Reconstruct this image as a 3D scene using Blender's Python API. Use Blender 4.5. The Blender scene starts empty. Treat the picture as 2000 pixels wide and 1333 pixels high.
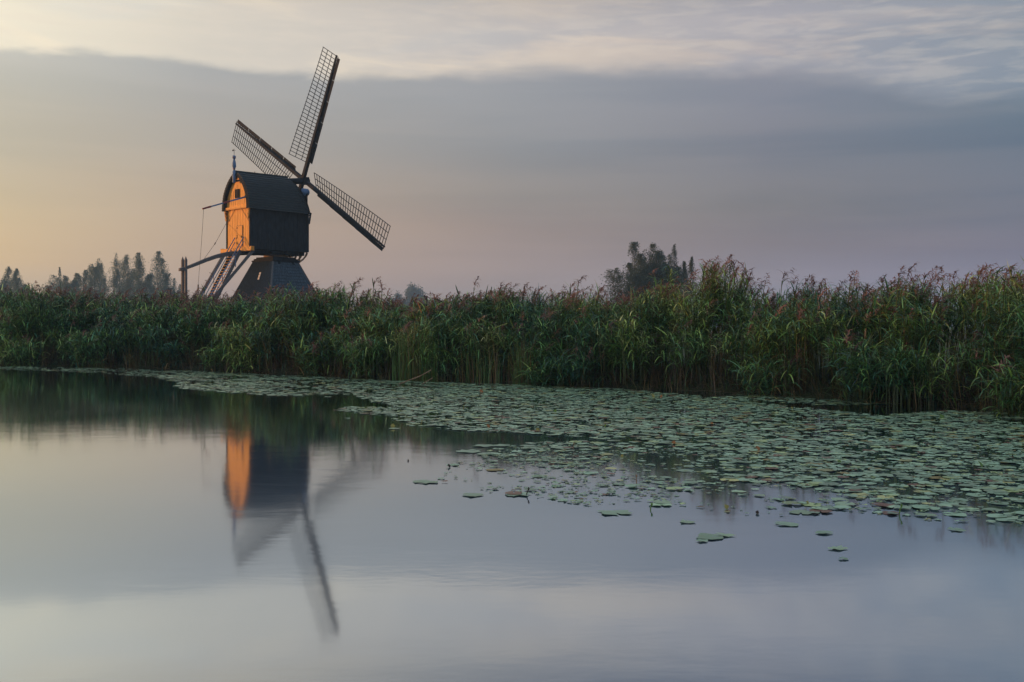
import bpy, math, random
import numpy as np
from mathutils import Vector, Matrix

random.seed(7)
R = np.random.default_rng(11)
scene = bpy.context.scene
col = scene.collection
F, HZ, CH = 1944.0, 638.0, 1.7          # focal length in photo pixels, horizon row, camera height
rad = math.radians

# ------------------------------------------------------------------ camera
cd = bpy.data.cameras.new('camera'); cam = bpy.data.objects.new('camera', cd); col.objects.link(cam)
cam.location = (0, 0, CH); cam.rotation_euler = (rad(90), 0, 0)
cd.sensor_width = 36; cd.lens = 36 * F / 2000; cd.shift_y = -(666.5 - HZ) / 2000
cd.clip_start = 0.1; cd.clip_end = 6000
scene.camera = cam

# ------------------------------------------------------------------ sun, sky, exposure
SUN_AZ = -82.0        # degrees from +Y, negative = to the left
SUN_EL = 3.2
sd = Vector((math.sin(rad(SUN_AZ)) * math.cos(rad(SUN_EL)), math.cos(rad(SUN_AZ)) * math.cos(rad(SUN_EL)), math.sin(rad(SUN_EL))))
ld = bpy.data.lights.new('sun', 'SUN'); sun = bpy.data.objects.new('sun', ld); col.objects.link(sun)
ld.energy = 5.0; ld.angle = rad(0.6); ld.color = (1.0, 0.43, 0.12)
sun.rotation_euler = sd.to_track_quat('Z', 'Y').to_euler(); sun.location = (-60, 40, 40)
scene.view_settings.view_transform = 'Standard'; scene.view_settings.look = 'None'
scene.view_settings.exposure = 0.0; scene.view_settings.gamma = 1.0
scene.cycles.use_denoising = True
scene.cycles.max_bounces = 6; scene.cycles.diffuse_bounces = 2; scene.cycles.glossy_bounces = 3
scene.cycles.transmission_bounces = 3; scene.cycles.transparent_max_bounces = 8
scene.cycles.volume_bounces = 0; scene.cycles.sample_clamp_indirect = 4


def lin(c):
    return tuple(((v / 255) / 12.92 if v / 255 <= .04045 else ((v / 255 + .055) / 1.055) ** 2.4) for v in c) + (1.0,)


w = bpy.data.worlds.new('World'); scene.world = w; w.use_nodes = True
NT = w.node_tree; NT.nodes.clear()


class G:
    """small helper for wiring node trees"""
    def __init__(s, nt): s.nt = nt
    def n(s, t, **k):
        x = s.nt.nodes.new(t)
        for a, b in k.items(): setattr(x, a, b)
        return x
    def put(s, sock, v):
        if hasattr(v, 'links'): s.nt.links.new(v, sock)
        else: sock.default_value = v
    def m(s, op, a, b=0.0, c=None):
        x = s.n('ShaderNodeMath', operation=op)
        s.put(x.inputs[0], a); s.put(x.inputs[1], b)
        if c is not None: s.put(x.inputs[2], c)
        return x.outputs[0]
    def rng(s, v, a, b, c=0.0, d=1.0, smooth=True):
        x = s.n('ShaderNodeMapRange'); x.interpolation_type = 'SMOOTHSTEP' if smooth else 'LINEAR'
        s.put(x.inputs[0], v); s.put(x.inputs[1], a); s.put(x.inputs[2], b); s.put(x.inputs[3], c); s.put(x.inputs[4], d)
        return x.outputs[0]
    def mix(s, f, a, b, t='MIX'):
        x = s.n('ShaderNodeMix', data_type='RGBA', blend_type=t)
        s.put(x.inputs[0], f); s.put(x.inputs[6], a); s.put(x.inputs[7], b)
        return x.outputs[2]
    def ramp(s, v, stops):
        x = s.n('ShaderNodeValToRGB'); s.put(x.inputs[0], v); e = x.color_ramp.elements
        while len(e) < len(stops): e.new(0.5)
        for i, (p, c) in enumerate(stops): e[i].position = p; e[i].color = c
        return x.outputs[0]
    def noise(s, v, scale, detail=4, rough=.5, dist=0.0):
        x = s.n('ShaderNodeTexNoise'); s.put(x.inputs['Vector'], v)
        x.inputs['Scale'].default_value = scale; x.inputs['Detail'].default_value = detail
        x.inputs['Roughness'].default_value = rough; x.inputs['Distortion'].default_value = dist
        return x.outputs[0]
    def vec(s, a, b, c=0.0):
        x = s.n('ShaderNodeCombineXYZ'); s.put(x.inputs[0], a); s.put(x.inputs[1], b); s.put(x.inputs[2], c)
        return x.outputs[0]


g = G(NT)
tc = g.n('ShaderNodeTexCoord').outputs['Generated']
sep = g.n('ShaderNodeSeparateXYZ'); NT.links.new(tc, sep.inputs[0]); dx, dy, dz = sep.outputs
az = g.m('ARCTAN2', dx, dy)                                     # radians from +Y, negative left
hor = g.m('SQRT', g.m('ADD', g.m('MULTIPLY', dx, dx), g.m('MULTIPLY', dy, dy)))
te = g.m('DIVIDE', dz, g.m('MAXIMUM', hor, 0.02))               # tangent of the elevation


def pz(px): return math.atan((px - 1000) / F)
def pt(px, py): return (HZ - py) / F * math.cos(pz(px))


COLS = [  # (photo column, colours of the grey lower cloud by row)
    (0,    [(638, (214, 182, 152)), (560, (228, 196, 158)), (500, (228, 194, 146)), (400, (216, 192, 152)), (300, (198, 187, 164)), (200, (196, 190, 174)), (90, (202, 200, 190))]),
    (400,  [(638, (184, 152, 140)), (560, (194, 163, 146)), (450, (192, 166, 142)), (380, (188, 168, 148)), (280, (180, 171, 160)), (160, (172, 172, 170)), (90, (172, 174, 174))]),
    (1000, [(638, (160, 144, 144)), (560, (166, 147, 145)), (450, (156, 139, 133)), (380, (147, 140, 136)), (280, (146, 147, 150)), (170, (152, 155, 160)), (90, (156, 158, 164))]),
    (1500, [(638, (146, 142, 156)), (560, (150, 140, 154)), (480, (134, 124, 130)), (400, (122, 120, 124)), (300, (118, 122, 134)), (200, (130, 134, 147)), (90, (140, 143, 155))]),
    (2000, [(638, (142, 140, 158)), (560, (142, 136, 158)), (480, (120, 116, 134)), (400, (108, 112, 128)), (300, (98, 112, 130)), (220, (104, 120, 136)), (90, (112, 126, 142))]),
]
UP = [(0, (248, 238, 214)), (400, (220, 212, 198)), (1000, (197, 190, 186)), (1500, (170, 168, 175)), (2000, (132, 145, 160))]
TS = 2.2   # te * TS = ramp position
low = up = None
warp = g.m('MULTIPLY', g.m('SUBTRACT', g.noise(g.vec(g.m('MULTIPLY', az, 1.6), g.m('MULTIPLY', te, 5.0)), 1.5, 3), 0.5), 0.05)
tw = g.m('MULTIPLY', g.m('ADD', te, warp), TS)
for i, (px, rows) in enumerate(COLS):
    c = g.ramp(tw, [(max(0, pt(px, y) * TS), lin(cc)) for y, cc in rows])
    if i == 0:
        low, up = c, lin(UP[0][1])
    else:
        f = g.rng(az, pz(COLS[i - 1][0]), pz(px), smooth=False)
        low = g.mix(f, low, c); up = g.mix(f, up, lin(UP[i][1]))
# streaks in the thin upper cloud
st = g.noise(g.vec(g.m('MULTIPLY', az, 2.2), g.m('ADD', g.m('MULTIPLY', te, 17.0), g.m('MULTIPLY', az, 1.3))), 1.7, 5, .56, .45)
st2 = g.noise(g.vec(g.m('MULTIPLY', az, 1.5), g.m('SUBTRACT', g.m('MULTIPLY', te, 9.0), g.m('MULTIPLY', az, 0.8)), 3.0), 2.2, 4, .5, .2)
fine = g.noise(g.vec(g.m('MULTIPLY', az, 8.0), g.m('MULTIPLY', te, 40.0), 5.0), 2.4, 5, .55, .3)
up = g.mix(g.m('MULTIPLY', g.rng(st, .47, .66, 0, .62), g.rng(az, .05, .5, 1.0, .45)), up, g.mix(g.rng(az, -.5, .4), lin((255, 240, 212)), lin((206, 188, 176))))
up = g.mix(g.rng(st2, .48, .30, 0, .38), up, g.mix(g.rng(az, -.5, .3), lin((222, 224, 220)), lin((140, 148, 162))))
up = g.mix(g.rng(fine, .42, .66, 0, .2), up, lin((236, 222, 204)))
# edge between the two cloud layers
EDGE = [(0, 100), (200, 108), (350, 118), (470, 138), (600, 150), (1000, 148), (1250, 140), (1500, 142), (1680, 160), (1780, 185), (1850, 196), (2000, 194)]
azn = g.rng(az, pz(0), pz(2000), smooth=False)
er = g.ramp(azn, [((pz(x) - pz(0)) / (pz(2000) - pz(0)), (pt(x, y) * 2,) * 3 + (1,)) for x, y in EDGE])
edge = g.m('MULTIPLY', er, 0.5)
en = g.m('MULTIPLY', g.m('SUBTRACT', g.noise(g.vec(g.m('MULTIPLY', az, 6.0), g.m('MULTIPLY', te, 16.0), 1.0), 2.0, 6, .6, .4), 0.5), 0.022)
ed = g.m('SUBTRACT', g.m('ADD', te, en), edge)
soft = g.rng(az, -.45, .35, .004, .012)
fu = g.rng(ed, g.m('MULTIPLY', soft, -1.0), g.m('MULTIPLY', soft, 1.6))
sky = g.mix(fu, low, up)
# faint bands across the lower cloud
bd = g.noise(g.vec(g.m('MULTIPLY', az, 1.0), g.m('MULTIPLY', te, 13.0), 9.0), 2.0, 4, .5, .3)
sky = g.mix(g.rng(bd, .36, .64, .0, .07), sky, lin((210, 190, 180)))
sky = g.mix(g.rng(bd, .60, .36, .0, .06), sky, lin((100, 108, 124)))
# overhead: dim blue-grey cloud; behind the camera: brightened as reed fill, darkened low
above = g.mix(g.rng(az, -.42, .15), lin((208, 192, 170)), lin((112, 118, 132)))
above = g.mix(g.rng(az, .1, .5), above, lin((84, 98, 122)))
sky = g.mix(g.rng(te, .29, .40), sky, above)
sky = g.mix(g.rng(te, .55, 1.3), sky, lin((160, 172, 194)))
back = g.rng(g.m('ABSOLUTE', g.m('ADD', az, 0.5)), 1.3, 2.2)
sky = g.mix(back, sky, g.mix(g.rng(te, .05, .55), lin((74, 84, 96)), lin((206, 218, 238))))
nish = g.n('ShaderNodeTexSky'); nish.sky_type = 'NISHITA'; nish.sun_disc = False
nish.sun_elevation = rad(SUN_EL); nish.sun_rotation = rad(SUN_AZ); nish.dust_density = 2.0
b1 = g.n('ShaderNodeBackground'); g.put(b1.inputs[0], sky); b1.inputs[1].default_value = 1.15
b2 = g.n('ShaderNodeBackground'); g.put(b2.inputs[0], nish.outputs[0]); b2.inputs[1].default_value = 0.05
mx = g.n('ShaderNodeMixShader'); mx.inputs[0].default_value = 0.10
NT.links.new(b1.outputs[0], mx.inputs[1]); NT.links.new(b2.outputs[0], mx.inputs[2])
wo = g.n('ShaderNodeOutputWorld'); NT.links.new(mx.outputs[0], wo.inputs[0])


# ------------------------------------------------------------------ helpers
def mat(name):
    m = bpy.data.materials.new(name); m.use_nodes = True
    gg = G(m.node_tree); b = m.node_tree.nodes['Principled BSDF']
    return m, gg, b


def solid(name, c, rough=.7, var=.25, scale=3.0, stretch=(1, 1, 1), bump=0.0, spec=.3):
    """paint or wood with grain-like variation"""
    m, q, b = mat(name)
    tco = q.n('ShaderNodeTexCoord').outputs['Object']
    mp = q.n('ShaderNodeMapping'); q.put(mp.inputs[0], tco); mp.inputs['Scale'].default_value = stretch
    nz = q.noise(mp.outputs[0], scale, 6, .6)
    a = tuple(v * (1 - var) for v in c) + (1,); d = tuple(min(1, v * (1 + var)) for v in c) + (1,)
    q.put(b.inputs['Base Color'], q.ramp(nz, [(.3, a), (.7, d)]))
    b.inputs['Roughness'].default_value = rough; b.inputs['Specular IOR Level'].default_value = spec
    if bump:
        bp = q.n('ShaderNodeBump'); bp.inputs['Strength'].default_value = bump; bp.inputs['Distance'].default_value = .02
        q.put(bp.inputs['Height'], nz); q.put(b.inputs['Normal'], bp.outputs[0])
    return m


def vcol_mat(name, rough=.55, trans=.3, spec=.3, mottle=0.0):
    m, q, b = mat(name)
    at = q.n('ShaderNodeAttribute'); at.attribute_name = 'tint'
    c = at.outputs['Color']
    if mottle:
        nz = q.noise(q.n('ShaderNodeTexCoord').outputs['Object'], 14.0, 3)
        c = q.mix(q.rng(nz, .35, .65, 0, mottle), c, (.20, .17, .07, 1))
    q.put(b.inputs['Base Color'], c)
    b.inputs['Roughness'].default_value = rough; b.inputs['Specular IOR Level'].default_value = spec
    if trans:
        t = q.n('ShaderNodeBsdfTranslucent'); q.put(t.inputs[0], c)
        mx_ = q.n('ShaderNodeMixShader'); mx_.inputs[0].default_value = trans
        o = m.node_tree.nodes['Material Output']
        m.node_tree.links.new(b.outputs[0], mx_.inputs[1]); m.node_tree.links.new(t.outputs[0], mx_.inputs[2])
        m.node_tree.links.new(mx_.outputs[0], o.inputs[0])
    return m


def tag(o, label=None, cat=None, group=None, kind=None):
    if label: o['label'] = label
    if cat: o['category'] = cat
    if group: o['group'] = group
    if kind: o['kind'] = kind
    return o


def empty(name, loc, rz=0.0):
    o = bpy.data.objects.new(name, None); col.objects.link(o); o.location = loc; o.rotation_euler = (0, 0, rz)
    o.empty_display_size = .3
    return o


def quads(name, V, Q, m, parent=None, tint=None, tris=None, loc=None, smooth=False):
    """V (n,3), Q (k,4) and optional tris (j,3) as one mesh object; tint = per-vertex colour"""
    me = bpy.data.meshes.new(name)
    V = np.asarray(V, dtype=np.float32); Q = np.asarray(Q, dtype=np.int32).reshape(-1, 4)
    T = np.zeros((0, 3), np.int32) if tris is None else np.asarray(tris, dtype=np.int32).reshape(-1, 3)
    nl = Q.size + T.size
    me.vertices.add(len(V)); me.vertices.foreach_set('co', V.ravel())
    me.loops.add(nl); me.loops.foreach_set('vertex_index', np.concatenate([Q.ravel(), T.ravel()]))
    me.polygons.add(len(Q) + len(T))
    ls = np.concatenate([np.arange(len(Q)) * 4, Q.size + np.arange(len(T)) * 3]).astype(np.int32)
    me.polygons.foreach_set('loop_start', ls)
    if smooth: me.polygons.foreach_set('use_smooth', np.ones(len(ls), dtype=bool))
    me.update(calc_edges=True)
    if tint is not None:
        at = me.attributes.new('tint', 'FLOAT_COLOR', 'POINT')
        tint = np.asarray(tint, dtype=np.float32)
        at.data.foreach_set('color', np.concatenate([tint, np.ones((len(tint), 1), np.float32)], 1).ravel())
    me.materials.append(m)
    o = bpy.data.objects.new(name, me); col.objects.link(o)
    if parent is not None: o.parent = parent
    if loc is not None: o.location = loc
    return o


class MB:
    """collects plain solids and links them as one mesh object"""
    def __init__(s): s.v, s.f = [], []
    def poly(s, pts, faces):
        k = len(s.v); s.v += [tuple(p) for p in pts]; s.f += [tuple(i + k for i in f) for f in faces]
    def box(s, c, d, rot=None):
        x, y, z = (v / 2 for v in d)
        P = [Vector((a, b, e)) for a in (-x, x) for b in (-y, y) for e in (-z, z)]
        if rot is not None: P = [rot @ p for p in P]
        s.poly([Vector(c) + p for p in P], [(0, 1, 3, 2), (4, 6, 7, 5), (0, 4, 5, 1), (2, 3, 7, 6), (0, 2, 6, 4), (1, 5, 7, 3)])
    def beam(s, a, b, wd, ht, wd2=None, ht2=None, up=(0, 0, 1)):
        a, b = Vector(a), Vector(b); d = (b - a).normalized(); u = Vector(up)
        sx = d.cross(u).normalized(); sy = sx.cross(d).normalized()
        wd2 = wd if wd2 is None else wd2; ht2 = ht if ht2 is None else ht2
        P = []
        for p, ww, hh in ((a, wd, ht), (b, wd2, ht2)):
            for i, j in ((-1, -1), (1, -1), (1, 1), (-1, 1)): P.append(p + sx * i * ww / 2 + sy * j * hh / 2)
        s.poly(P, [(3, 2, 1, 0), (4, 5, 6, 7), (0, 1, 5, 4), (1, 2, 6, 5), (2, 3, 7, 6), (3, 0, 4, 7)])
    def tube(s, pts, r, n=6):
        pts = [Vector(p) for p in pts]; k = len(pts); P = []
        rr = r if isinstance(r, (list, tuple)) else [r] * k
        for i, p in enumerate(pts):
            d = (pts[min(i + 1, k - 1)] - pts[max(i - 1, 0)]).normalized()
            a = d.cross(Vector((0, 0, 1)) if abs(d.z) < .9 else Vector((1, 0, 0))).normalized(); b = d.cross(a)
            for j in range(n): t = j * math.tau / n; P.append(p + (a * math.cos(t) + b * math.sin(t)) * rr[i])
        fs = [(i * n + j, i * n + (j + 1) % n, (i + 1) * n + (j + 1) % n, (i + 1) * n + j) for i in range(k - 1) for j in range(n)]
        fs += [tuple(range(n))[::-1], tuple((k - 1) * n + j for j in range(n))]
        s.poly(P, fs)
    def lathe(s, c, prof, n=12):
        P = [Vector(c) + Vector((r * math.cos(t), r * math.sin(t), z)) for r, z in prof for t in [j * math.tau / n for j in range(n)]]
        k = len(prof)
        fs = [(i * n + j, i * n + (j + 1) % n, (i + 1) * n + (j + 1) % n, (i + 1) * n + j) for i in range(k - 1) for j in range(n)]
        fs += [tuple(range(n))[::-1], tuple((k - 1) * n + j for j in range(n))]
        s.poly(P, fs)
    def build(s, name, m, parent=None, zoff=0.0, bevel=0.0, smooth=False):
        me = bpy.data.meshes.new(name); me.from_pydata([(x, y, z - zoff) for x, y, z in s.v], [], s.f); me.materials.append(m)
        if smooth:
            for p in me.polygons: p.use_smooth = True
        me.update()
        o = bpy.data.objects.new(name, me); col.objects.link(o)
        if parent is not None: o.parent = parent
        if bevel:
            bv = o.modifiers.new('bevel', 'BEVEL'); bv.width = bevel; bv.segments = 1; bv.limit_method = 'ANGLE'
        return o


def wpos(px, D): return (px - 1000) / F * D
def wz(py, D): return CH - (py - HZ) / F * D


# ------------------------------------------------------------------ shoreline
SH = [(0, 712), (250, 718), (500, 727), (770, 741), (1000, 749), (1200, 757), (1500, 770), (1700, 783), (1990, 806)]
SP = []
for x, y in SH:
    D = CH * F / (y - HZ); SP.append((wpos(x, D), D))
SP = np.array(SP)
d0 = SP[0] - SP[1]; d0 /= np.linalg.norm(d0); d1 = SP[-1] - SP[-2]; d1 /= np.linalg.norm(d1)
SPX = np.vstack([SP[0] + d0 * 400, SP[0] + d0 * 10, SP, SP[-1] + d1 * 8, SP[-1] + d1 * 40])
seg = np.linalg.norm(np.diff(SPX, axis=0), axis=1); CUM = np.concatenate([[0], np.cumsum(seg)])
S_IN0, S_IN1 = CUM[2], CUM[-3]


def shore(s, t):
    """point at arc length s along the shore, t metres inland"""
    s = np.asarray(s, float); t = np.asarray(t, float)
    x = np.interp(s, CUM, SPX[:, 0]); y = np.interp(s, CUM, SPX[:, 1])
    e = .8
    tx = np.interp(s + e, CUM, SPX[:, 0]) - np.interp(s - e, CUM, SPX[:, 0])
    ty = np.interp(s + e, CUM, SPX[:, 1]) - np.interp(s - e, CUM, SPX[:, 1])
    L = np.hypot(tx, ty); tx, ty = tx / L, ty / L
    wob = .28 * np.sin(s * .9 + 1) + .18 * np.sin(s * 2.3) + .1 * np.sin(s * 5.1 + 2)
    return x - ty * (t + wob), y + tx * (t + wob)          # inland is to the left of the direction of travel


def gz(t): return np.interp(t, [-1.5, -.3, 0, .5, 1.5, 4, 30], [-.9, -.15, .03, .22, .45, .6, .7])


# ------------------------------------------------------------------ ground and water
m_gr, q, b = mat('soil_and_meadow')
nz = q.noise(q.n('ShaderNodeTexCoord').outputs['Object'], .9, 8, .6)
q.put(b.inputs['Base Color'], q.ramp(nz, [(.3, (.022, .018, .012, 1)), (.55, (.03, .045, .015, 1)), (.75, (.06, .07, .025, 1))])); b.inputs['Roughness'].default_value = .95
ss = np.concatenate([np.linspace(0, S_IN0 - 10, 30)[:-1], np.arange(S_IN0 - 10, S_IN1 + 10, .5), np.linspace(S_IN1 + 10, CUM[-1], 15)])
tt = [-2.2, -1.2, -.6, -.3, 0, .25, .5, 1, 1.8, 3, 5, 9, 20]
V = []
for t in tt:
    x, y = shore(ss, np.full(len(ss), t)); V.append(np.stack([x, y, gz(np.full(len(ss), t)) + .03 * np.sin(x * 3.1) * np.sin(y * 2.7) * (t > -.5)], 1))
far = np.stack([shore(ss, np.full(len(ss), 20.))[0] * 1.0, shore(ss, np.full(len(ss), 20.))[1], np.full(len(ss), .66)], 1)
ang = np.linspace(rad(-88), rad(82), len(ss))
ring = np.stack([1250 * np.sin(ang), 1250 * np.cos(ang).clip(.0) + 20, np.full(len(ss), .7)], 1)
V.append(ring); V = np.array(V); nr, nc = V.shape[:2]
Q = np.array([[i * nc + j, i * nc + j + 1, (i + 1) * nc + j + 1, (i + 1) * nc + j] for i in range(nr - 1) for j in range(nc - 1)])
o = quads('ground', V.reshape(-1, 3), Q, m_gr); tag(o, kind='structure')
nb = MB(); nb.poly([(-60, -25, .55), (60, -25, .55), (60, -2.5, .5), (-60, -2.5, .5), (60, .3, -.4), (-60, .3, -.4)], [(0, 1, 2, 3), (3, 2, 4, 5)])
o = nb.build('near_bank', m_gr); tag(o, kind='structure')

m_wa, q, b = mat('still_water')
nodes = m_wa.node_tree.nodes; nodes.remove(b)
geo = q.n('ShaderNodeNewGeometry'); pos = geo.outputs['Position']
mp = q.n('ShaderNodeMapping'); q.put(mp.inputs[0], pos); mp.inputs['Scale'].default_value = (1.0, 2.2, 1)
r1 = q.noise(mp.outputs[0], 6.0, 3, .5); r2 = q.noise(mp.outputs[0], 1.1, 3, .5, .5); calm = q.noise(pos, .16, 3, .5, .8)
hgt = q.m('ADD', q.m('MULTIPLY', r1, .25), r2)
bp = q.n('ShaderNodeBump'); q.put(bp.inputs['Height'], hgt); q.put(bp.inputs['Strength'], q.rng(calm, .40, .62, .006, .030)); bp.inputs['Distance'].default_value = .05
gl = q.n('ShaderNodeBsdfGlossy'); gl.distribution = 'GGX'
gl.inputs['Color'].default_value = (.865, .945, 1.0, 1); q.put(gl.inputs['Roughness'], q.rng(calm, .3, .7, .055, .08)); q.put(gl.inputs['Normal'], bp.outputs[0])
df = q.n('ShaderNodeBsdfDiffuse'); df.inputs[0].default_value = (.045, .075, .12, 1)
fr = q.n('ShaderNodeFresnel'); fr.inputs[0].default_value = 2.4
ms = q.n('ShaderNodeMixShader'); q.put(ms.inputs[0], q.rng(fr.outputs[0], .15, .62, .44, 1.0, smooth=False))
m_wa.node_tree.links.new(df.outputs[0], ms.inputs[1]); m_wa.node_tree.links.new(gl.outputs[0], ms.inputs[2])
m_wa.node_tree.links.new(ms.outputs[0], nodes['Material Output'].inputs[0])
wm = MB()
xs = [-1200, -400, -100, 0, 60, 200]; ys = [-24, 0, 40, 120, 420]
wm.poly([(x, y, 0) for y in ys for x in xs], [(j * 6 + i, j * 6 + i + 1, j * 6 + i + 7, j * 6 + i + 6) for j in range(4) for i in range(5)])
o = wm.build('water', m_wa); tag(o, kind='structure')

# ------------------------------------------------------------------ windmill
MX, MY, MZ = -23.26, 95.0, .62
mill = empty('windmill', (MX, MY, MZ), rad(48))
tag(mill, 'hollow-post windmill with sunlit ochre tail wall, dark boarded body and four lattice sails', 'windmill')
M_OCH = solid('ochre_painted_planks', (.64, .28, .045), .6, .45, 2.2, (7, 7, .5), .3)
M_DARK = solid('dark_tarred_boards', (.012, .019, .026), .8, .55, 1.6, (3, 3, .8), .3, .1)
M_ROOF = solid('weathered_roof_boards', (.018, .030, .036), .6, .7, 3.0, (.6, 6, 6), .3, .2)
M_BLUE = solid('blue_grey_paint', (.075, .15, .28), .5, .2, 4)
M_RED = solid('dark_red_paint', (.20, .03, .03), .5, .2, 4)
M_POLE = solid('grey_oak', (.10, .10, .105), .75, .3, 2, (6, 6, .6), .3)
M_WOOD = solid('brown_timber', (.24, .15, .09), .75, .3, 3, (4, 4, .7))
M_THATCH = solid('ribbed_thatch', (.016, .040, .066), .95, .45, 4, (3, 3, .6), .5)
M_TILE = solid('slate_tiles', (.030, .055, .078), .7, .6, 5, (1, 1, 1), .3)
M_BLACK = solid('black_opening', (.006, .006, .007), .9, .1)
M_PALE = solid('pane_reflection', (.72, .70, .66), .6, .1)  # pale tone painted as light reflected in the skylight panes
M_SAIL = solid('tarred_lattice_laths', (.026, .029, .034), .85, .25, 4, spec=.1)
M_ROPE = solid('hemp_rope', (.10, .08, .06), .9, .2)
L2, W2 = 3.25, 1.9
ZB, ZE, ZR = 8.85, 12.62, 16.05      # body underside, eave, ridge

# body: planked side and front walls with corner posts
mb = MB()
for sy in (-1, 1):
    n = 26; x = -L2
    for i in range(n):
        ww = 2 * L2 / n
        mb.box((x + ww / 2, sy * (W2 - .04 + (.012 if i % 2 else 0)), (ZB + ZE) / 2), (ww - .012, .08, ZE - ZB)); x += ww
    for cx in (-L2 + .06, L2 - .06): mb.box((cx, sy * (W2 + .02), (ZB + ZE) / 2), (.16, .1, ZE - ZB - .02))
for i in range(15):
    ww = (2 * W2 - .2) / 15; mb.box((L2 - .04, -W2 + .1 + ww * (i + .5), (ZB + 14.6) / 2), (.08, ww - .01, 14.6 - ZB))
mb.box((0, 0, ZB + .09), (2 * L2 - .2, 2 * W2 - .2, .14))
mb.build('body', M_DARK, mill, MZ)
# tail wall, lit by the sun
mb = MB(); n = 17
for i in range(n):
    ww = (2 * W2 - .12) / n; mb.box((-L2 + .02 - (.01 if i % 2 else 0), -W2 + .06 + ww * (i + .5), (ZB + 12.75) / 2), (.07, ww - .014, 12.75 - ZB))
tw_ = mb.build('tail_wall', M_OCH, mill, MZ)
for sy in (-1, 1):
    mb = MB(); mb.box((-L2 - .05, sy * (W2 + .01), (ZB + ZE) / 2), (.07, .12, ZE - ZB - .1)); mb.build('corner_trim', M_DARK, mill, MZ)
# door with battens and hinges
mb = MB(); dy0 = -.28
for i in range(4): mb.box((-L2 - .055, dy0 + (i - 1.5) * .215, 10.05), (.05, .205, 1.95))
door = mb.build('door', M_OCH, mill, MZ)
for z in (9.4, 9.95, 10.12, 10.85):
    mb = MB(); mb.box((-L2 - .09, dy0 + .40, z), (.03, .10, .13)); mb.build('hinge', M_BLACK, door, MZ)
mb = MB(); mb.box((-L2 - .09, dy0 - .36, 10.0), (.05, .05, .2)); mb.build('handle', M_BLACK, door, MZ)
mb = MB()
mb.box((-L2 - .06, dy0 - .46, 10.05), (.05, .03, 2.0)); mb.box((-L2 - .06, dy0, 11.05), (.05, .95, .03)); mb.box((-L2 - .06, dy0 + .46, 10.05), (.05, .018, 2.0))
mb.build('door_frame', M_WOOD, door, MZ)
# sill beam under tail wall with overhanging ends
mb = MB()
mb.box((-L2 - .16, .0, 8.80), (.36, 5.15, .36))
for sy in (-1, 1): mb.box((-L2 - .16, sy * 2.45, 8.97), (.34, .28, .12))
mb.build('sill_beam', M_OCH, mill, MZ, .04)


# roof: arched section lofted along the body, laid in lapped courses
def halfw(t): return 2.14 * (1 - t ** 2.35) ** .80 + .045 * (1 - t)
ST = [(-3.62, 16.05), (-1.5, 16.07), (.6, 16.12), (2.15, 16.14), (2.55, 15.9), (2.9, 15.55), (3.15, 15.15), (3.33, 14.6), (3.44, 13.9), (3.50, 13.1)]
NCR = 15
mb = MB()
for sy in (-1, 1):
    for c in range(NCR):
        t0, t1 = c / NCR, (c + 1) / NCR
        P = []
        for x, zr in ST:
            shr = 1 if x < 2.2 else 1 - .16 * ((x - 2.2) / 1.3) ** 2
            for t, lift in ((t0, .11), (t1, .0)):
                P.append((x, sy * shr * (halfw(t) + lift), ZE - .08 + t * (zr - ZE + .08)))
            for t, lift in ((t0, -.10), (t1, -.12)):
                P.append((x, sy * shr * max(0, halfw(t) + lift), ZE - .08 + t * (zr - ZE + .08) - (.1 if t > .9 else 0)))
        k = len(ST); fs = []
        for i in range(k - 1):
            a, e = i * 4, i * 4 + 4
            fs += [(a, e, e + 1, a + 1), (a + 2, a + 3, e + 3, e + 2), (a, a + 2, e + 2, e)]
        fs += [(0, 1, 3, 2), ((k - 1) * 4, (k - 1) * 4 + 2, (k - 1) * 4 + 3, (k - 1) * 4 + 1)]
        mb.poly(P, fs)
# closed front hood
P = []
for i in range(13):
    t = i / 12; zz = ZE - .08 + t * (13.1 - ZE + .08); P += [(3.47, -.84 * halfw(t), zz), (3.47, .84 * halfw(t), zz)]
mb.poly(P, [(2 * i, 2 * i + 1, 2 * i + 3, 2 * i + 2) for i in range(12)])
roof = mb.build('roof', M_ROOF, mill, MZ)
mb = MB(); mb.beam((-3.66, 0, 16.10), (2.2, 0, 16.20), .22, .12)
for x in (-1.5, .3, 2.0): mb.box((x, 0, 16.24), (.05, .05, .14))
mb.build('ridge_cap', M_ROOF, roof, MZ)
# gable inside the arch, dark barge boards round it
P, fs = [], []
for i in range(15):
    t = i / 14; hw = max(.02, (halfw(t) - .34)) if t < .97 else .02; zz = 12.75 + t * (15.72 - 12.75); P += [(-3.33, -hw, zz), (-3.33, hw, zz), (-3.27, -hw, zz), (-3.27, hw, zz)]
for i in range(14): a = i * 4; fs += [(a, a + 4, a + 5, a + 1), (a + 2, a + 3, a + 7, a + 6), (a, a + 2, a + 6, a + 4), (a + 1, a + 5, a + 7, a + 3)]
mb = MB(); mb.poly(P, fs)
gable = mb.build('gable', M_OCH, mill, MZ)
mb = MB()
for i in range(-4, 5): mb.box((-3.345, i * .36, 13.9 - abs(i) * .12), (.012, .014, 1.9 - abs(i) * .3))
mb.build('plank_joint', M_WOOD, gable, MZ)
mb = MB(); mb.box((-3.38, .02, 14.05), (.06, .52, .68)); win = mb.build('window', M_BLACK, gable, MZ)
mb = MB()
for sy in (-1, 1): mb.box((-3.40, .02 + sy * .29, 14.05), (.07, .06, .80))
mb.box((-3.40, .02, 14.42), (.07, .52, .06)); mb.box((-3.40, .02, 13.68), (.07, .52, .06)); mb.box((-3.41, .02, 14.05), (.03, .52, .035))
mb.build('window_frame', M_DARK, gable, MZ)
mb = MB()
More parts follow.
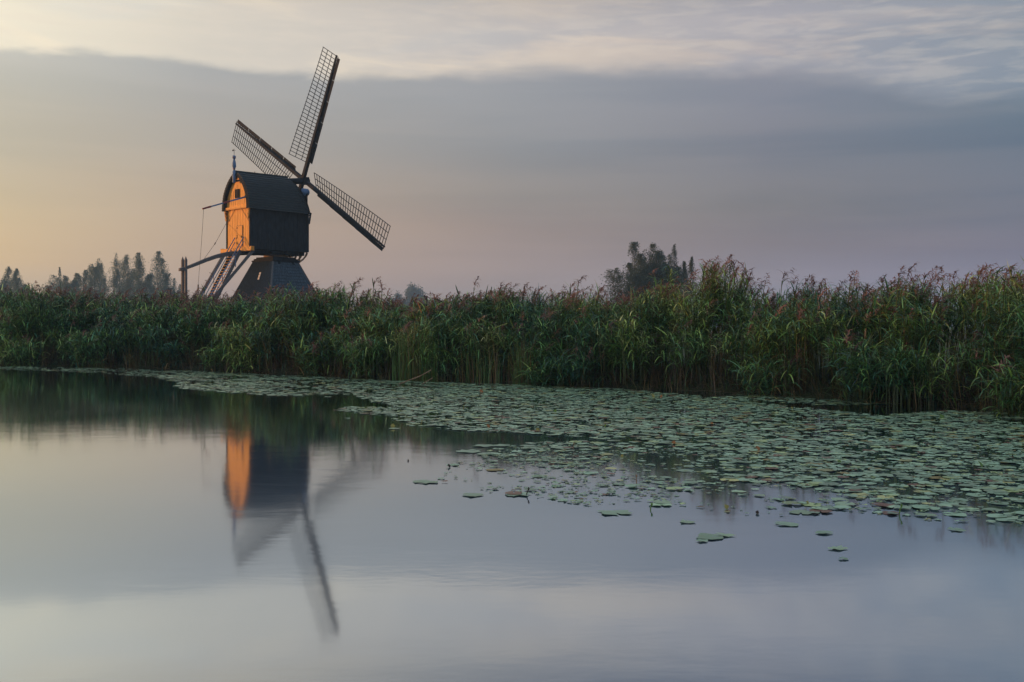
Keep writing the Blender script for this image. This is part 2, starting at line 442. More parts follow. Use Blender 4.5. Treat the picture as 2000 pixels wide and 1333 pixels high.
for sy in (-1, 1):
    P, fs = [], []
    for i in range(21):
        t = i / 20; zz = ZE - .05 + t * (16.0 - ZE + .05); h = halfw(t)
        P += [(-3.66, sy * max(0, h - .02), zz), (-3.66, sy * max(0, h - .30), zz - .05), (-3.48, sy * max(0, h - .02), zz), (-3.48, sy * max(0, h - .30), zz - .05)]
    for i in range(20): a = i * 4; fs += [(a, a + 1, a + 5, a + 4), (a + 2, a + 6, a + 7, a + 3), (a, a + 4, a + 6, a + 2), (a + 1, a + 3, a + 7, a + 5)]
    mb.poly(P, fs)
mb.build('barge_board', M_DARK, roof, MZ)
mb = MB(); mb.box((-3.42, 0, 12.74), (.22, 3.5, .16)); mb.box((-3.44, 0, 12.62), (.12, 3.5, .06)); mb.build('gable_beam', M_OCH, mill, MZ)
mb = MB(); mb.box((-3.46, 0, 15.22), (.30, 1.15, .10)); mb.build('collar_beam', M_DARK, mill, MZ)
# carved brackets at the corners
for sx in (-1, 1):
    for sy in (-1, 1):
        mb = MB(); x = sx * 3.42
        for z, o_, wd in ((12.62, .30, .26), (12.42, .24, .20), (12.24, .28, .16), (12.06, .14, .20), (11.9, .18, .12), (11.74, .08, .14)):
            mb.lathe((x, sy * (W2 - .12 + o_ * .6), z - .1), [(.02, 0), (wd * .55, .03), (wd * .6, .10), (wd * .4, .17), (.02, .2)], 8)
        mb.beam((x, sy * (W2 - .1), 11.6), (x, sy * (W2 + .14), 12.6), .12, .12)
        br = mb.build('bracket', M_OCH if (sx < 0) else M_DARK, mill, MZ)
        if sx < 0 and sy > 0: br['label'] = 'carved corner bracket half in shade at the far side of the gable'
# two diagonal braces carved on the tail wall
for sy in (-1, 1):
    mb = MB(); mb.beam((-3.31, sy * .55, 12.6), (-3.31, sy * 1.75, 11.4), .02, .03); mb.build('wall_brace', M_WOOD, mill, MZ)
# finial with vane
mb = MB(); FX = -3.72
mb.lathe((FX, 0, 15.0), [(.13, 0), (.15, .05), (.15, 1.05), (.12, 1.1), (.07, 1.22), (.10, 1.30), (.19, 1.55), (.17, 1.8), (.10, 2.1), (.08, 2.22), (.15, 2.27), (.17, 2.33), (.12, 2.38), (.17, 2.46), (.14, 2.52), (.02, 2.55)], 12)
fin = mb.build('finial', M_BLUE, mill, MZ, smooth=True)
for z in (16.24, 17.30):
    mb = MB(); mb.lathe((FX, 0, z), [(.10, 0), (.165 if z > 17 else .11, .02), (.165 if z > 17 else .11, .07), (.10, .09)], 12); mb.build('red_band', M_RED, fin, MZ)
mb = MB(); mb.tube([(FX, 0, 17.5), (FX, 0, 18.18)], .018, 5); mb.beam((FX - .02, .26, 18.0), (FX + .02, -.26, 18.0), .02, .02); mb.beam((FX, .08, 18.04), (FX, .30, 18.04), .02, .13)
mb.build('vane', M_BLACK, fin, MZ)
# brake lever and its rope
mb = MB(); A, B = Vector((-3.45, -1.62, 13.62)), Vector((-7.85, -1.55, 12.12))
mb.beam(A, B, .13, .15, .10, .11); lev = mb.build('brake_lever', M_BLUE, mill, MZ)
for f0, f1 in ((.40, .55), (.83, 1.01)):
    mb = MB(); mb.beam(A.lerp(B, f0), A.lerp(B, f1), .155, .165, .125, .135); mb.build('red_band', M_RED, lev, MZ)
mb = MB(); mb.box((-3.42, -1.62, 13.64), (.2, .34, .26)); mb.box((-3.5, -1.62, 13.86), (.08, .1, .2)); mb.build('lever_bracket', M_DARK, mill, MZ)
mb = MB(); mb.tube([(-7.78, -1.55, 12.1), (-7.95, -1.45, 9.0), (-8.2, -1.35, 5.4)], .017, 4); mb.tube([(-8.2, -1.35, 5.4), (-8.22, -1.34, 4.8)], .06, 6)
mb.tube([(-8.22, -1.34, 4.8), (-8.3, -1.3, .8)], .017, 4); mb.build('brake_rope', M_ROPE, mill, MZ)
# stay rope from body to tail pole
mb = MB(); mb.tube([(-3.36, 1.92, 11.4), (-5.2, .8, 9.35), (-6.85, 0, 7.75)], .022, 4); mb.tube([(-5.15, .83, 9.42), (-5.3, .74, 9.24)], .05, 6); mb.build('stay_rope', M_ROPE, mill, MZ)
# curved tail pole
mb = MB()
TP = [(-2.0, 8.62, .40), (-3.3, 8.50, .42), (-4.5, 8.36, .40), (-5.6, 8.08, .37), (-6.7, 7.68, .34), (-7.6, 7.30, .31), (-8.4, 6.98, .28), (-9.25, 6.72, .28)]
P = []
for x, z, h in TP: P += [(x, -.17, z - h / 2), (x, .17, z - h / 2), (x, .17, z + h / 2), (x, -.17, z + h / 2)]
fs = [(a, a + 1, a + 5, a + 4) for a in range(0, 28, 4)] + [(a + 1, a + 2, a + 6, a + 5) for a in range(0, 28, 4)] + [(a + 2, a + 3, a + 7, a + 6) for a in range(0, 28, 4)] + [(a + 3, a, a + 4, a + 7) for a in range(0, 28, 4)] + [(0, 3, 2, 1), (28, 29, 30, 31)]
mb.poly(P, fs); mb.build('tail_pole', M_POLE, mill, MZ, .03)
for sy in (-1, 1):
    mb = MB(); y = sy * .27; x = -8.78
    P = [(x + a, y + e, z) for z in (.5, 7.6) for a, e in ((-.10, -.09), (.10, -.09), (.10, .09), (-.10, .09))] + [(x, y, 7.95)]
    mb.poly(P, [(3, 2, 1, 0), (0, 1, 5, 4), (1, 2, 6, 5), (2, 3, 7, 6), (3, 0, 4, 7), (4, 5, 8), (5, 6, 8), (6, 7, 8), (7, 4, 8)])
    mb.build('tail_post', M_POLE, mill, MZ)
# struts from the body down to the foot of the tail
for sy in (-1, 1):
    mb = MB(); a, e = Vector((-3.15, sy * 2.35, 8.75)), Vector((-8.9, sy * .45, 1.3)); mb.beam(a, e, .20, .26, .2, .24)
    for k in range(3, 9):
        p = a.lerp(e, k / 10); mb.beam(p + Vector((-.02, 0, .12)), p + Vector((-.02, 0, .12)) + Vector((-.32, 0, .05)), .05, .04)
    mb.build('strut', M_POLE, mill, MZ)
mb = MB(); mb.box((-8.9, 0, 1.1), (.4, 2.2, .4)); mb.build('tail_foot', M_POLE, mill, MZ)
# stairs with handrails
SA, SB = Vector((-3.62, 0, 8.70)), Vector((-8.05, 0, .75))
stairs = empty('staircase', (0, 0, 0)); stairs.parent = mill
for y in (-.92, .42):
    mb = MB(); mb.beam(SA + Vector((0, y, 0)), SB + Vector((0, y, 0)), .08, .30); mb.build('stringer', M_POLE, stairs, MZ)
N = 29
for k in range(N):
    p = SA.lerp(SB, (k + .4) / N); mb = MB(); mb.box((p.x - .04, -.25, p.z + .06), (.30, 1.36, .045)); mb.build('tread', M_OCH if k else M_WOOD, stairs, MZ)
off = Vector((-.62, 0, .62))
for y in (-.98, .48):
    mb = MB(); top = Vector((-3.33, y, 9.98)); a = SA + off + Vector((0, y, 0)); e = SB + off + Vector((0, y, .1))
    mb.beam(top, e, .065, .07)
    mb.beam(top + Vector((0, 0, -.42)), e + Vector((.2, 0, -.36)), .05, .055)
    for f in (.17, .42, .62, .82):
        p = top.lerp(e, f); s_ = SA.lerp(SB, f * .98) + Vector((0, y, 0)); mb.beam(p, (p.x + .05, y, s_.z - .25), .06, .06, up=(0, 1, 0))
    mb.build('handrail', M_BLUE, stairs, MZ)

# under-body bearers and turning collar
CX = .85
mb = MB()
for y in (-1.2, 1.2): mb.box((.0, y, 8.68), (6.3, .34, .30))
for x in (-2.6, -.6, 1.0, 2.7): mb.box((x, 0, 8.66), (.34, 3.6, .28))
mb.build('floor_beams', M_DARK, mill, MZ)
mb = MB(); mb.lathe((CX, 0, 8.20), [(.9, 0), (1.15, .02), (1.15, .33), (.9, .35)], 20); mb.lathe((CX, 0, 7.8), [(.5, 0), (.5, .9)], 12); mb.build('hollow_post', M_WOOD, mill, MZ)
# front under-hood: curved brown ribs
mb = MB()
for y in (-1.75, -.9, 0, .9, 1.75):
    pts = [(3.22, 8.82), (3.16, 8.5), (2.95, 8.18), (2.62, 7.92)]
    for (a, c), (e, d) in zip(pts[:-1], pts[1:]): mb.beam((a, y * (1 - (8.82 - c) * .25), c), (e, y * (1 - (8.82 - d) * .25), d), .12, .16)
    mb.beam((2.55, y * .8, 8.75), (2.66, y * .76, 7.95), .10, .10)
mb.box((2.6, 0, 7.9), (.22, 2.6, .16))
mb.build('front_bearer', M_WOOD, mill, MZ)

# base tower: four-sided pyramid, thatch ribs on one side, slates on the other
cx, cy = MX + .669 * CX, MY + .743 * CX
ray = math.atan2(cx, cy)
nd = math.atan2(-cy, -cx) - rad(7)           # direction of the near corner (world)
base_ang = nd - rad(48)
def corner(k, r, z): t = base_ang + k * math.pi / 2; return Vector((CX + r * math.cos(t), r * math.sin(t), z))
RT, RB, ZT, ZG = 2.08, 6.25, 7.86, .55
tower = empty('base_tower', (0, 0, 0)); tower.parent = mill
mb = MB()
P = [corner(k, RB - .1, ZG) for k in range(4)] + [corner(k, RT - .1, ZT - .02) for k in range(4)]
mb.poly(P, [(0, 1, 5, 4), (1, 2, 6, 5), (2, 3, 7, 6), (3, 0, 4, 7), (4, 5, 6, 7)])
mb.build('core', M_DARK, tower, MZ)
def face(k0, k1, courses, m, name, ribs):
    a0, a1 = corner(k0, RB, ZG), corner(k1, RB, ZG); b0, b1 = corner(k0, RT, ZT), corner(k1, RT, ZT)
    nrm = (a1 - a0).cross(b0 - a0).normalized()
    if nrm.dot((a0 + a1) / 2 - Vector((CX, 0, 0))) < 0: nrm = -nrm
    mb = MB()
    if ribs:
        for i in range(courses):
            u0, u1 = i / courses, (i + .72) / courses
            lo0, lo1, hi0, hi1 = a0.lerp(a1, u0), a0.lerp(a1, u1), b0.lerp(b1, u0), b0.lerp(b1, u1)
            P = [lo0, lo1, hi1, hi0] + [p + nrm * .09 for p in (lo0.lerp(lo1, .2), lo0.lerp(lo1, .8), hi0.lerp(hi1, .8), hi0.lerp(hi1, .2))]
            mb.poly(P, [(4, 5, 6, 7), (0, 1, 5, 4), (1, 2, 6, 5), (2, 3, 7, 6), (3, 0, 4, 7)])
    else:
        rows = courses
        for r_ in range(rows):
            v0, v1 = r_ / rows, (r_ + 1) / rows
            l0, l1, h0, h1 = a0.lerp(b0, v0), a1.lerp(b1, v0), a0.lerp(b0, v1), a1.lerp(b1, v1)
            n = max(4, int((l1 - l0).length / .28))
            for c in range(n):
                if random.random() < .01: continue
                u0, u1 = c / n, (c + .93) / n; lift = .05 + random.random() * .015
                mb.poly([l0.lerp(l1, u0) + nrm * lift, l0.lerp(l1, u1) + nrm * lift, h0.lerp(h1, u1) + nrm * .015, h0.lerp(h1, u0) + nrm * .015, l0.lerp(l1, u0), l0.lerp(l1, u1)], [(0, 1, 2, 3), (4, 5, 1, 0)])
    return mb.build(name, m, tower, MZ), nrm
FL, nL = face(0, 3, 34, M_THATCH, 'ribbed_roof_face', True)
FR, nR = face(0, 1, 26, M_TILE, 'slate_roof_face', False)
face(1, 2, 34, M_THATCH, 'ribbed_roof_face', True); face(2, 3, 26, M_TILE, 'slate_roof_face', False)
mb = MB()
for k in range(4): mb.beam(corner(k, RB + .03, ZG), corner(k, RT + .03, ZT), .16, .12)
mb.build('arris_board', M_POLE, tower, MZ)
mb = MB()
for zz, r_ in ((7.86, 2.28), (8.02, 2.08), (8.16, 1.85)):
    P = [corner(k, r_, z) for z in (zz, zz + .14) for k in range(4)]
    mb.poly(P, [(3, 2, 1, 0), (4, 5, 6, 7), (0, 1, 5, 4), (1, 2, 6, 5), (2, 3, 7, 6), (3, 0, 4, 7)])
mb.build('collar', M_DARK, tower, MZ)
# three-pane skylight in the ribbed face
a0, a1, b0, b1 = corner(0, RB, ZG), corner(3, RB, ZG), corner(0, RT, ZT), corner(3, RT, ZT)
def fp(u, v, h): return a0.lerp(b0, v).lerp(a1.lerp(b1, v), u) + nL * h
mb = MB()
for i in range(3):
    v = .755 + i * .033; P = [fp(.40, v, .13), fp(.45, v, .13), fp(.45, v + .028, .13), fp(.40, v + .028, .13), fp(.40, v, .02), fp(.45, v, .02), fp(.45, v + .028, .02), fp(.40, v + .028, .02)]
    mb.poly(P, [(0, 1, 2, 3), (0, 4, 5, 1), (1, 5, 6, 2), (2, 6, 7, 3), (3, 7, 4, 0)])
mb.build('skylight', M_PALE, tower, MZ)

# wind shaft and sails
TILT = rad(7); ax = Vector((math.cos(TILT), 0, math.sin(TILT))); upv = Vector((-math.sin(TILT), 0, math.cos(TILT))); rt = Vector((0, -1, 0))
HUB = Vector((4.12, 0, 16.02)); TH0 = 33.0
mb = MB(); mb.tube([HUB - ax * 1.9, HUB + ax * .55], [.30, .33], 10)
mb.beam(HUB - ax * .35, HUB + ax * .45, .72, .72, up=upv); mb.build('wind_shaft', M_DARK, mill, MZ, .04)
mb = MB()
for y, z, r_ in ((-1.42, 14.70, .36),):
    c = Vector((3.42, y, z))
    P = []; rings = 6; n = 14
    for i in range(rings + 1):
        a = i / rings * math.pi / 2
        for j in range(n): t = j * math.tau / n; P.append(c + Vector(((.22) * math.sin(a), r_ * math.cos(a) * math.cos(t), r_ * math.cos(a) * math.sin(t))))
    mb.poly(P, [(i * n + j, i * n + (j + 1) % n, (i + 1) * n + (j + 1) % n, (i + 1) * n + j) for i in range(rings) for j in range(n)])
    mb.tube([c + Vector((-.5, 0, 0)), c], r_, 14)
mb.build('bearer_boss', M_BLUE, mill, MZ, smooth=True)
RS = 13.0
for k in range(4):
    th = rad(TH0 + 90 * k); dv = upv * math.cos(th) + rt * math.sin(th); tv = -upv * math.sin(th) + rt * math.cos(th)
    hub = HUB + ax * (.16 if k % 2 else -.16)
    mb = MB(); mb.beam(hub, hub + dv * RS * .5, .34, .36, .27, .27, up=ax); mb.beam(hub + dv * RS * .5, hub + dv * RS, .27, .27, .13, .13, up=ax)
    sail = mb.build('sail', M_SAIL, mill, MZ)
    mb = MB(); NB = 31
    ends = {o_: [] for o_ in (-.72, -1.42, -2.12)}
    for i in range(NB):
        r_ = 2.0 + i * (RS - 2.08) / (NB - 1); psi = rad(24 * (1 - (r_ - 2) / 11) ** 1.3 + 1)
        bd_ = (-tv) * math.cos(psi) - ax * math.sin(psi); c0 = hub + dv * r_
        mb.beam(c0 - bd_ * .30, c0 + bd_ * 2.16, .05, .045, up=ax)
        for o_ in ends: ends[o_].append(c0 + bd_ * -o_ + ax * .03)
    for o_, pts in ends.items():
        for a, e in zip(pts[:-1:3], pts[3::3]): mb.beam(a, e, .055, .04, up=ax)
    mb.build('lattice', M_SAIL, sail, MZ)
    mb = MB()
    for j in range(5):
        r0, r1 = 2.1 + j * 2.16, 2.1 + j * 2.16 + 2.10; psi = rad(24 * (1 - (r0 - 2) / 11) ** 1.3 + 1); bd_ = tv * math.cos(psi) + ax * math.sin(psi)
        mb.beam(hub + dv * r0 + bd_ * .36, hub + dv * r1 + bd_ * .36, .40, .03, up=ax)
    mb.build('wind_board', M_SAIL, sail, MZ)

# small weathered post left of the mill
D = 80; px = 332; mb = MB(); X = wpos(px, D)
mb.box((0, 0, 2.0), (.22, .22, 3.0)); mb.poly([(-.11, -.11, 3.5), (.11, -.11, 3.5), (.11, .11, 3.5), (-.11, .11, 3.5), (0, 0, 3.75)], [(0, 1, 4), (1, 2, 4), (2, 3, 4), (3, 0, 4)])
mb.tube([(.0, 0, 3.5), (.0, 0, 4.35)], .10, 8); mb.box((0, 0, 4.3), (.3, .3, .1))
po = mb.build('wooden_post', M_POLE); po.location = (X, D, .5 - .3); po.scale = (1, 1, 1.05)
tag(po, 'short dark weathered post beside the willows, left of the mill tail posts', 'post')


# ------------------------------------------------------------------ trees
M_LEAF = vcol_mat('willow_leaves', .6, .3)
M_BARK = solid('willow_bark', (.07, .055, .045), .9, .3, 4, (3, 3, .6), .5)


def leaves(C, sz, tint, tv=.3, droop=0.0):
    """quads of size sz at the points C"""
    n = len(C); a = R.normal(size=(n, 3)); a[:, 2] -= droop; a /= np.linalg.norm(a, axis=1)[:, None]
    b = np.cross(a, R.normal(size=(n, 3))); b /= np.linalg.norm(b, axis=1)[:, None]
    s = (sz * R.uniform(.6, 1.3, n))[:, None]
    P = np.stack([C - a * s, C - b * s * .42, C + a * s, C + b * s * .42], 1).reshape(-1, 3)
    t = np.array(tint)[None] * R.uniform(1 - tv, 1 + tv, (n, 1)) * R.uniform(.9, 1.1, (n, 3))
    return P, np.arange(4 * n).reshape(-1, 4), np.repeat(t, 4, 0)


def tree(name, px, py, D, wpx, shoots, label, cat, group, tint, nl=2600, sz=.17, rnd=False, zb=2.2, lean=0.0):
    X = wpos(px, D); H = wz(py, D) - .6; Wd = wpx / F * D
    rt_ = empty(name, (X, D, .6), random.random() * 6); tag(rt_, label, cat, group)
    mb = MB(); C = []
    hd = min(zb, H * .3)
    mb.tube([(0, 0, -.1), (.04, .03, hd * .5), (0, .05, hd)], [.34 * H / 12 + .08, .26 * H / 12 + .06, .30 * H / 12 + .07], 8)
    for k in range(shoots):
        a = k * 2.4 + random.random(); rr = Wd * .30 * math.sqrt((k + .35) / shoots) * (1 if shoots > 1 else .2)
        h = H * (1 if k == 0 else random.uniform(.70, .97)) if not rnd else H * random.uniform(.55, .93)
        tx, ty = rr * math.cos(a), rr * math.sin(a)
        pts = [Vector((tx * f + lean * f * f, ty * f, hd + (h - hd) * f)) for f in (0, .15, .4, .7, .97)]
        pts[1] = Vector((tx * .7, ty * .7, hd + (h - hd) * .15))
        mb.tube(pts, [.13, .10, .07, .045, .015], 5)
        n = int(nl / shoots); f = R.uniform(.0, 1.0, n) ** .9
        wz_ = Wd * (.30 if shoots > 1 else .5) * np.clip(np.sin(np.clip(f, 0, 1) * 2.75 + .28), .05, 1) * (.75 + .35 * np.sin(f * 21 + k * 3) * .5)
        # leaf clusters along side twigs
        na = 80; ta = R.uniform(0, math.tau, na); tf = R.uniform(0.02, 1, na); ci = R.integers(0, na, n)
        f = np.clip(tf[ci] + R.normal(0, .034, n), 0, 1.0); rr2 = R.uniform(.05, 1.0, n) ** .6
        wz_ = Wd * (.34 if shoots > 1 else .5) * np.interp(f, [0, .15, .55, .82, 1], [.55, .85, .95, .62, .22]) * (.25 + .85 * R.random(na)[ci])
        an = ta[ci] + R.normal(0, .65, n)
        px_ = np.interp(f, [0, .15, .4, .7, .97, 1], [pts[0].x, pts[1].x, pts[2].x, pts[3].x, pts[4].x, pts[4].x])
        py_ = np.interp(f, [0, .15, .4, .7, .97, 1], [pts[0].y, pts[1].y, pts[2].y, pts[3].y, pts[4].y, pts[4].y])
        C.append(np.stack([px_ + wz_ * rr2 * np.cos(an), py_ + wz_ * rr2 * np.sin(an), hd + (h - hd) * f + rr2 * wz_ * .35 + R.normal(0, .12, n)], 1))
    if rnd:
        n = nl; nc_ = 42; cc = R.normal(size=(nc_, 3)); cc /= np.linalg.norm(cc, axis=1)[:, None]; cc *= (R.random(nc_) ** .4)[:, None]
        ci = R.integers(0, nc_, n); p = cc[ci] + R.normal(0, .16, (n, 3))
        C.append(np.stack([p[:, 0] * Wd * .46, p[:, 1] * Wd * .46, H * .58 + p[:, 2] * H * .38], 1))
    mb.build('trunk', M_BARK, rt_)
    P, Q, T = leaves(np.concatenate(C), sz, tint)
    quads('crown', P, Q, M_LEAF, rt_, T)
    return rt_


GT = (.095, .15, .12)
NAMES = [
    (4, 541, 20, 'willow top cut by the left edge of the photo'), (21, 523, 18, 'tall thin willow second from the left edge, rising to a spiky tip'),
    (36, 533, 22, 'bushy willow closing the far left clump, lower than its neighbour'),
    (95, 556, 12, 'tiny low bush just left of the broad dark round-topped willow'),
    (113, 540, 34, 'broad dark round-topped willow at the left end of the long row'), (118, 524, 9, 'thin twiggy shoot rising above the broad dark willow'),
    (135, 541, 22, 'low willow right behind the broad dark one'), (148, 545, 14, 'small willow in the dip of the long row'),
    (163, 530, 20, 'slim willow just left of the double-topped one'), (184, 518, 24, 'left half of the double-topped willow, slightly lower'),
    (199, 507, 22, 'right half of the double-topped willow, slightly higher'), (230, 497, 22, 'lone columnar willow in the middle of the row with a wide tip'),
    (254, 501, 24, 'tall willow left of the highest pair behind the reeds'), (276, 496, 24, 'highest full willow with a dense leafy column'),
    (292, 538, 22, 'low willow in the saddle before the leaning one'), (310, 494, 26, 'ragged tall willow leaning right, last big one before the mill'),
    (327, 536, 18, 'small willow at the foot of the leaning one'), (343, 546, 12, 'sparse young willow left of the tail posts'),
    (354, 543, 9, 'sparse twiggy sapling touching the mill tail posts')]
for i, (px, py, wp, lb) in enumerate(NAMES):
    D = 320 + (i * 37 % 53) - 25
    sparse = wp < 14
    tree('willow_tree', px, py, D, wp * 2.9, 2 if wp < 16 else (5 if wp > 30 else 3), lb, 'tree', 'willows behind the reeds left of the mill', GT, nl=3600 if sparse else 16000, sz=.19, lean=(-1.2 if px == 310 else 0))
RN = [(1211, 527, 36, 'pale loose-leaved tree at the left edge of the right-hand clump', 2200), (1246, 477, 32, 'tallest tree of the right-hand clump with a bushy bent tip', 5200),
      (1278, 481, 40, 'dense dark tree in the middle of the right-hand clump', 6500), (1300, 503, 34, 'rounder lower tree filling the right side of the dense clump', 5000),
      (1321, 481, 22, 'slender pointed tree standing free on the right of the clump', 2600), (1346, 504, 17, 'small thin tree furthest right, beside the tall plumed reeds', 1300)]
for i, (px, py, wp, lb, nl) in enumerate(RN):
    tree('poplar_tree', px, py, 165 + i * 3, wp * (3.2 if wp > 30 else 2.6), 2 if wp < 20 else 5, lb, 'tree', 'trees behind the reeds right of centre', (.060, .085, .05), nl=nl*5, sz=.125)
tree('distant_tree', 808, 558, 760, 50, 6, 'hazy blue round tree far away, seen over the reeds right of the mill', 'tree', None, (.05, .075, .05), nl=9000, sz=.8, rnd=True, zb=5)
tree('distant_tree', 778, 572, 800, 26, 3, 'lower hazy shoulder tree left of the round blue tree', 'tree', None, (.05, .075, .05), nl=3500, sz=.8, rnd=True, zb=4)

# far church spire in the haze
D = 1250; ch = empty('church', (wpos(1052, D), D, .7)); tag(ch, 'faint blue church spire on the horizon between reed plumes', 'church')
M_ST = solid('grey_slate', (.08, .09, .11), .8); M_BR = solid('church_brick', (.18, .12, .10), .9)
mb = MB(); mb.box((0, 0, 17), (8, 8, 34)); mb.box((0, 0, 34.4), (8.6, 8.6, .8)); mb.build('tower', M_BR, ch)
mb = MB(); mb.lathe((0, 0, 34.8), [(4.2, 0), (3.2, 3), (2.2, 5), (1.2, 11), (.3, 17.5), (.05, 18.5)], 8); mb.build('spire', M_ST, ch)
mb = MB(); mb.tube([(0, 0, 53), (0, 0, 56)], .15, 5); mb.beam((-.9, 0, 54.8), (.9, 0, 54.8), .15, .15); mb.build('cross', M_ST, ch)
mb = MB(); mb.poly([(-6, 4, 0), (6, 4, 0), (6, 30, 0), (-6, 30, 0), (-6, 4, 9), (6, 4, 9), (6, 30, 9), (-6, 30, 9), (0, 4, 16), (0, 30, 16)], [(0, 1, 5, 4), (1, 2, 6, 5), (2, 3, 7, 6), (3, 0, 4, 7), (4, 5, 8), (5, 6, 9, 8), (6, 7, 9), (7, 4, 8, 9)]); mb.build('nave', M_BR, ch)

# far-off wood on the horizon
n = 42000; fx = R.uniform(-700, 700, n); fh = 9 + 4 * np.sin(fx * .021) + 3 * np.sin(fx * .067 + 1) + 2 * np.sin(fx * .19)
C = np.stack([fx, 900 + 60 * np.sin(fx * .01) + R.uniform(-12, 12, n), .7 + fh * R.random(n) ** .7], 1)
P, Q, T = leaves(C, 1.5, (.05, .07, .045)); o = quads('distant_wood', P, Q, M_LEAF, None, T); tag(o, 'far-off hazy belt of woodland along the horizon', 'woodland', None, 'stuff')


# unseen leafy belt added on the sunward side to shade the reeds
n = 12000; Ys = R.uniform(-15, 84, n); top = 9.6 + 1.5 * np.sin(Ys * .21) + 1.2 * np.sin(Ys * .67)
C = np.stack([-142 + R.uniform(-5, 5, n), Ys, .6 + top * R.random(n) ** .85], 1)
P, Q, T = leaves(C, .75, (.09, .13, .07)); o = quads('shade_belt', P, Q, M_LEAF, None, T); tag(o, 'unseen leafy belt added to shade the reeds from the low sun', 'shade belt', None, 'stuff')

# ------------------------------------------------------------------ reeds
# skyline of the reed bed in the photo: column, row
TOP = [(-200, 565), (0, 566), (60, 560), (100, 562), (200, 572), (300, 572), (400, 578), (450, 584), (520, 572), (600, 560), (700, 566), (760, 582), (830, 590), (860, 576), (900, 560), (950, 570), (975, 560), (1010, 574), (1060, 578), (1095, 574), (1130, 552), (1150, 570),
       (1175, 582), (1230, 575), (1290, 548), (1330, 532), (1380, 512), (1430, 514), (1455, 560), (1470, 578), (1485, 574), (1500, 562), (1530, 566), (1560, 544), (1600, 566), (1640, 562), (1660, 540), (1700, 558), (1730, 556), (1765, 524), (1800, 546), (1850, 550), (1900, 522), (1950, 518), (2050, 530), (2300, 520)]


def ribbon(P0, az_, up0, L, W, droop, tint, K=4, twist=0.0, front=False):
    """n curved ribbons: start P0, heading az_, start pitch up0, length L, width W"""
    n = len(P0); V = np.zeros((n, K + 1, 2, 3)); p = P0.copy(); pitch = up0.copy()
    wd_az = az_ + math.pi / 2 + twist
    side = np.stack([np.cos(wd_az), np.sin(wd_az), R.normal(0, .25, n)], 1)
    for k in range(K + 1):
        s = k / K; w_ = W * (.55 + 1.2 * s - 1.72 * s * s if K > 2 else 1 - .7 * s)
        w_ = np.maximum(w_, W * .05)
        V[:, k, 0] = p - side * (w_ / 2)[:, None]; V[:, k, 1] = p + side * (w_ / 2)[:, None]
        p = p + np.stack([np.cos(az_) * np.cos(pitch), np.sin(az_) * np.cos(pitch), np.sin(pitch)], 1) * (L / K)[:, None]
        pitch = pitch - droop * ((.50, .27, .15, .08, 0)[k] if front else 1 / K)
    V = V.reshape(n * (K + 1) * 2, 3); b_ = (np.arange(n) * (K + 1) * 2)[:, None]
    Q = np.concatenate([b_ + np.array([[2 * k, 2 * k + 1, 2 * k + 3, 2 * k + 2]]) for k in range(K)], 0)
    return V, Q, np.repeat(tint, (K + 1) * 2, 0)


class Bag:
    def __init__(s): s.V, s.Q, s.T, s.n = [], [], [], 0
    def add(s, V, Q, T): s.V.append(V); s.Q.append(Q + s.n); s.T.append(T); s.n += len(V)
    def build(s, name, m): return quads(name, np.concatenate(s.V), np.concatenate(s.Q), m, None, np.concatenate(s.T))


PAL = np.array([(.022, .072, .056), (.042, .130, .064), (.095, .205, .050), (.195, .275, .060), (.34, .35, .14)])
DRY = np.array([(.20, .115, .05), (.26, .17, .08), (.12, .075, .045), (.32, .20, .07)])
PLUME = np.array([(.23, .13, .105), (.16, .10, .09), (.31, .17, .13)])


def reed_height(x, y, D_ref):
    """reed height so that the bed's top follows the photo's skyline at its own distance"""
    px = 1000 + F * x / y
    return wz(np.interp(px, [a for a, _ in TOP], [b_ for _, b_ in TOP]), D_ref), px


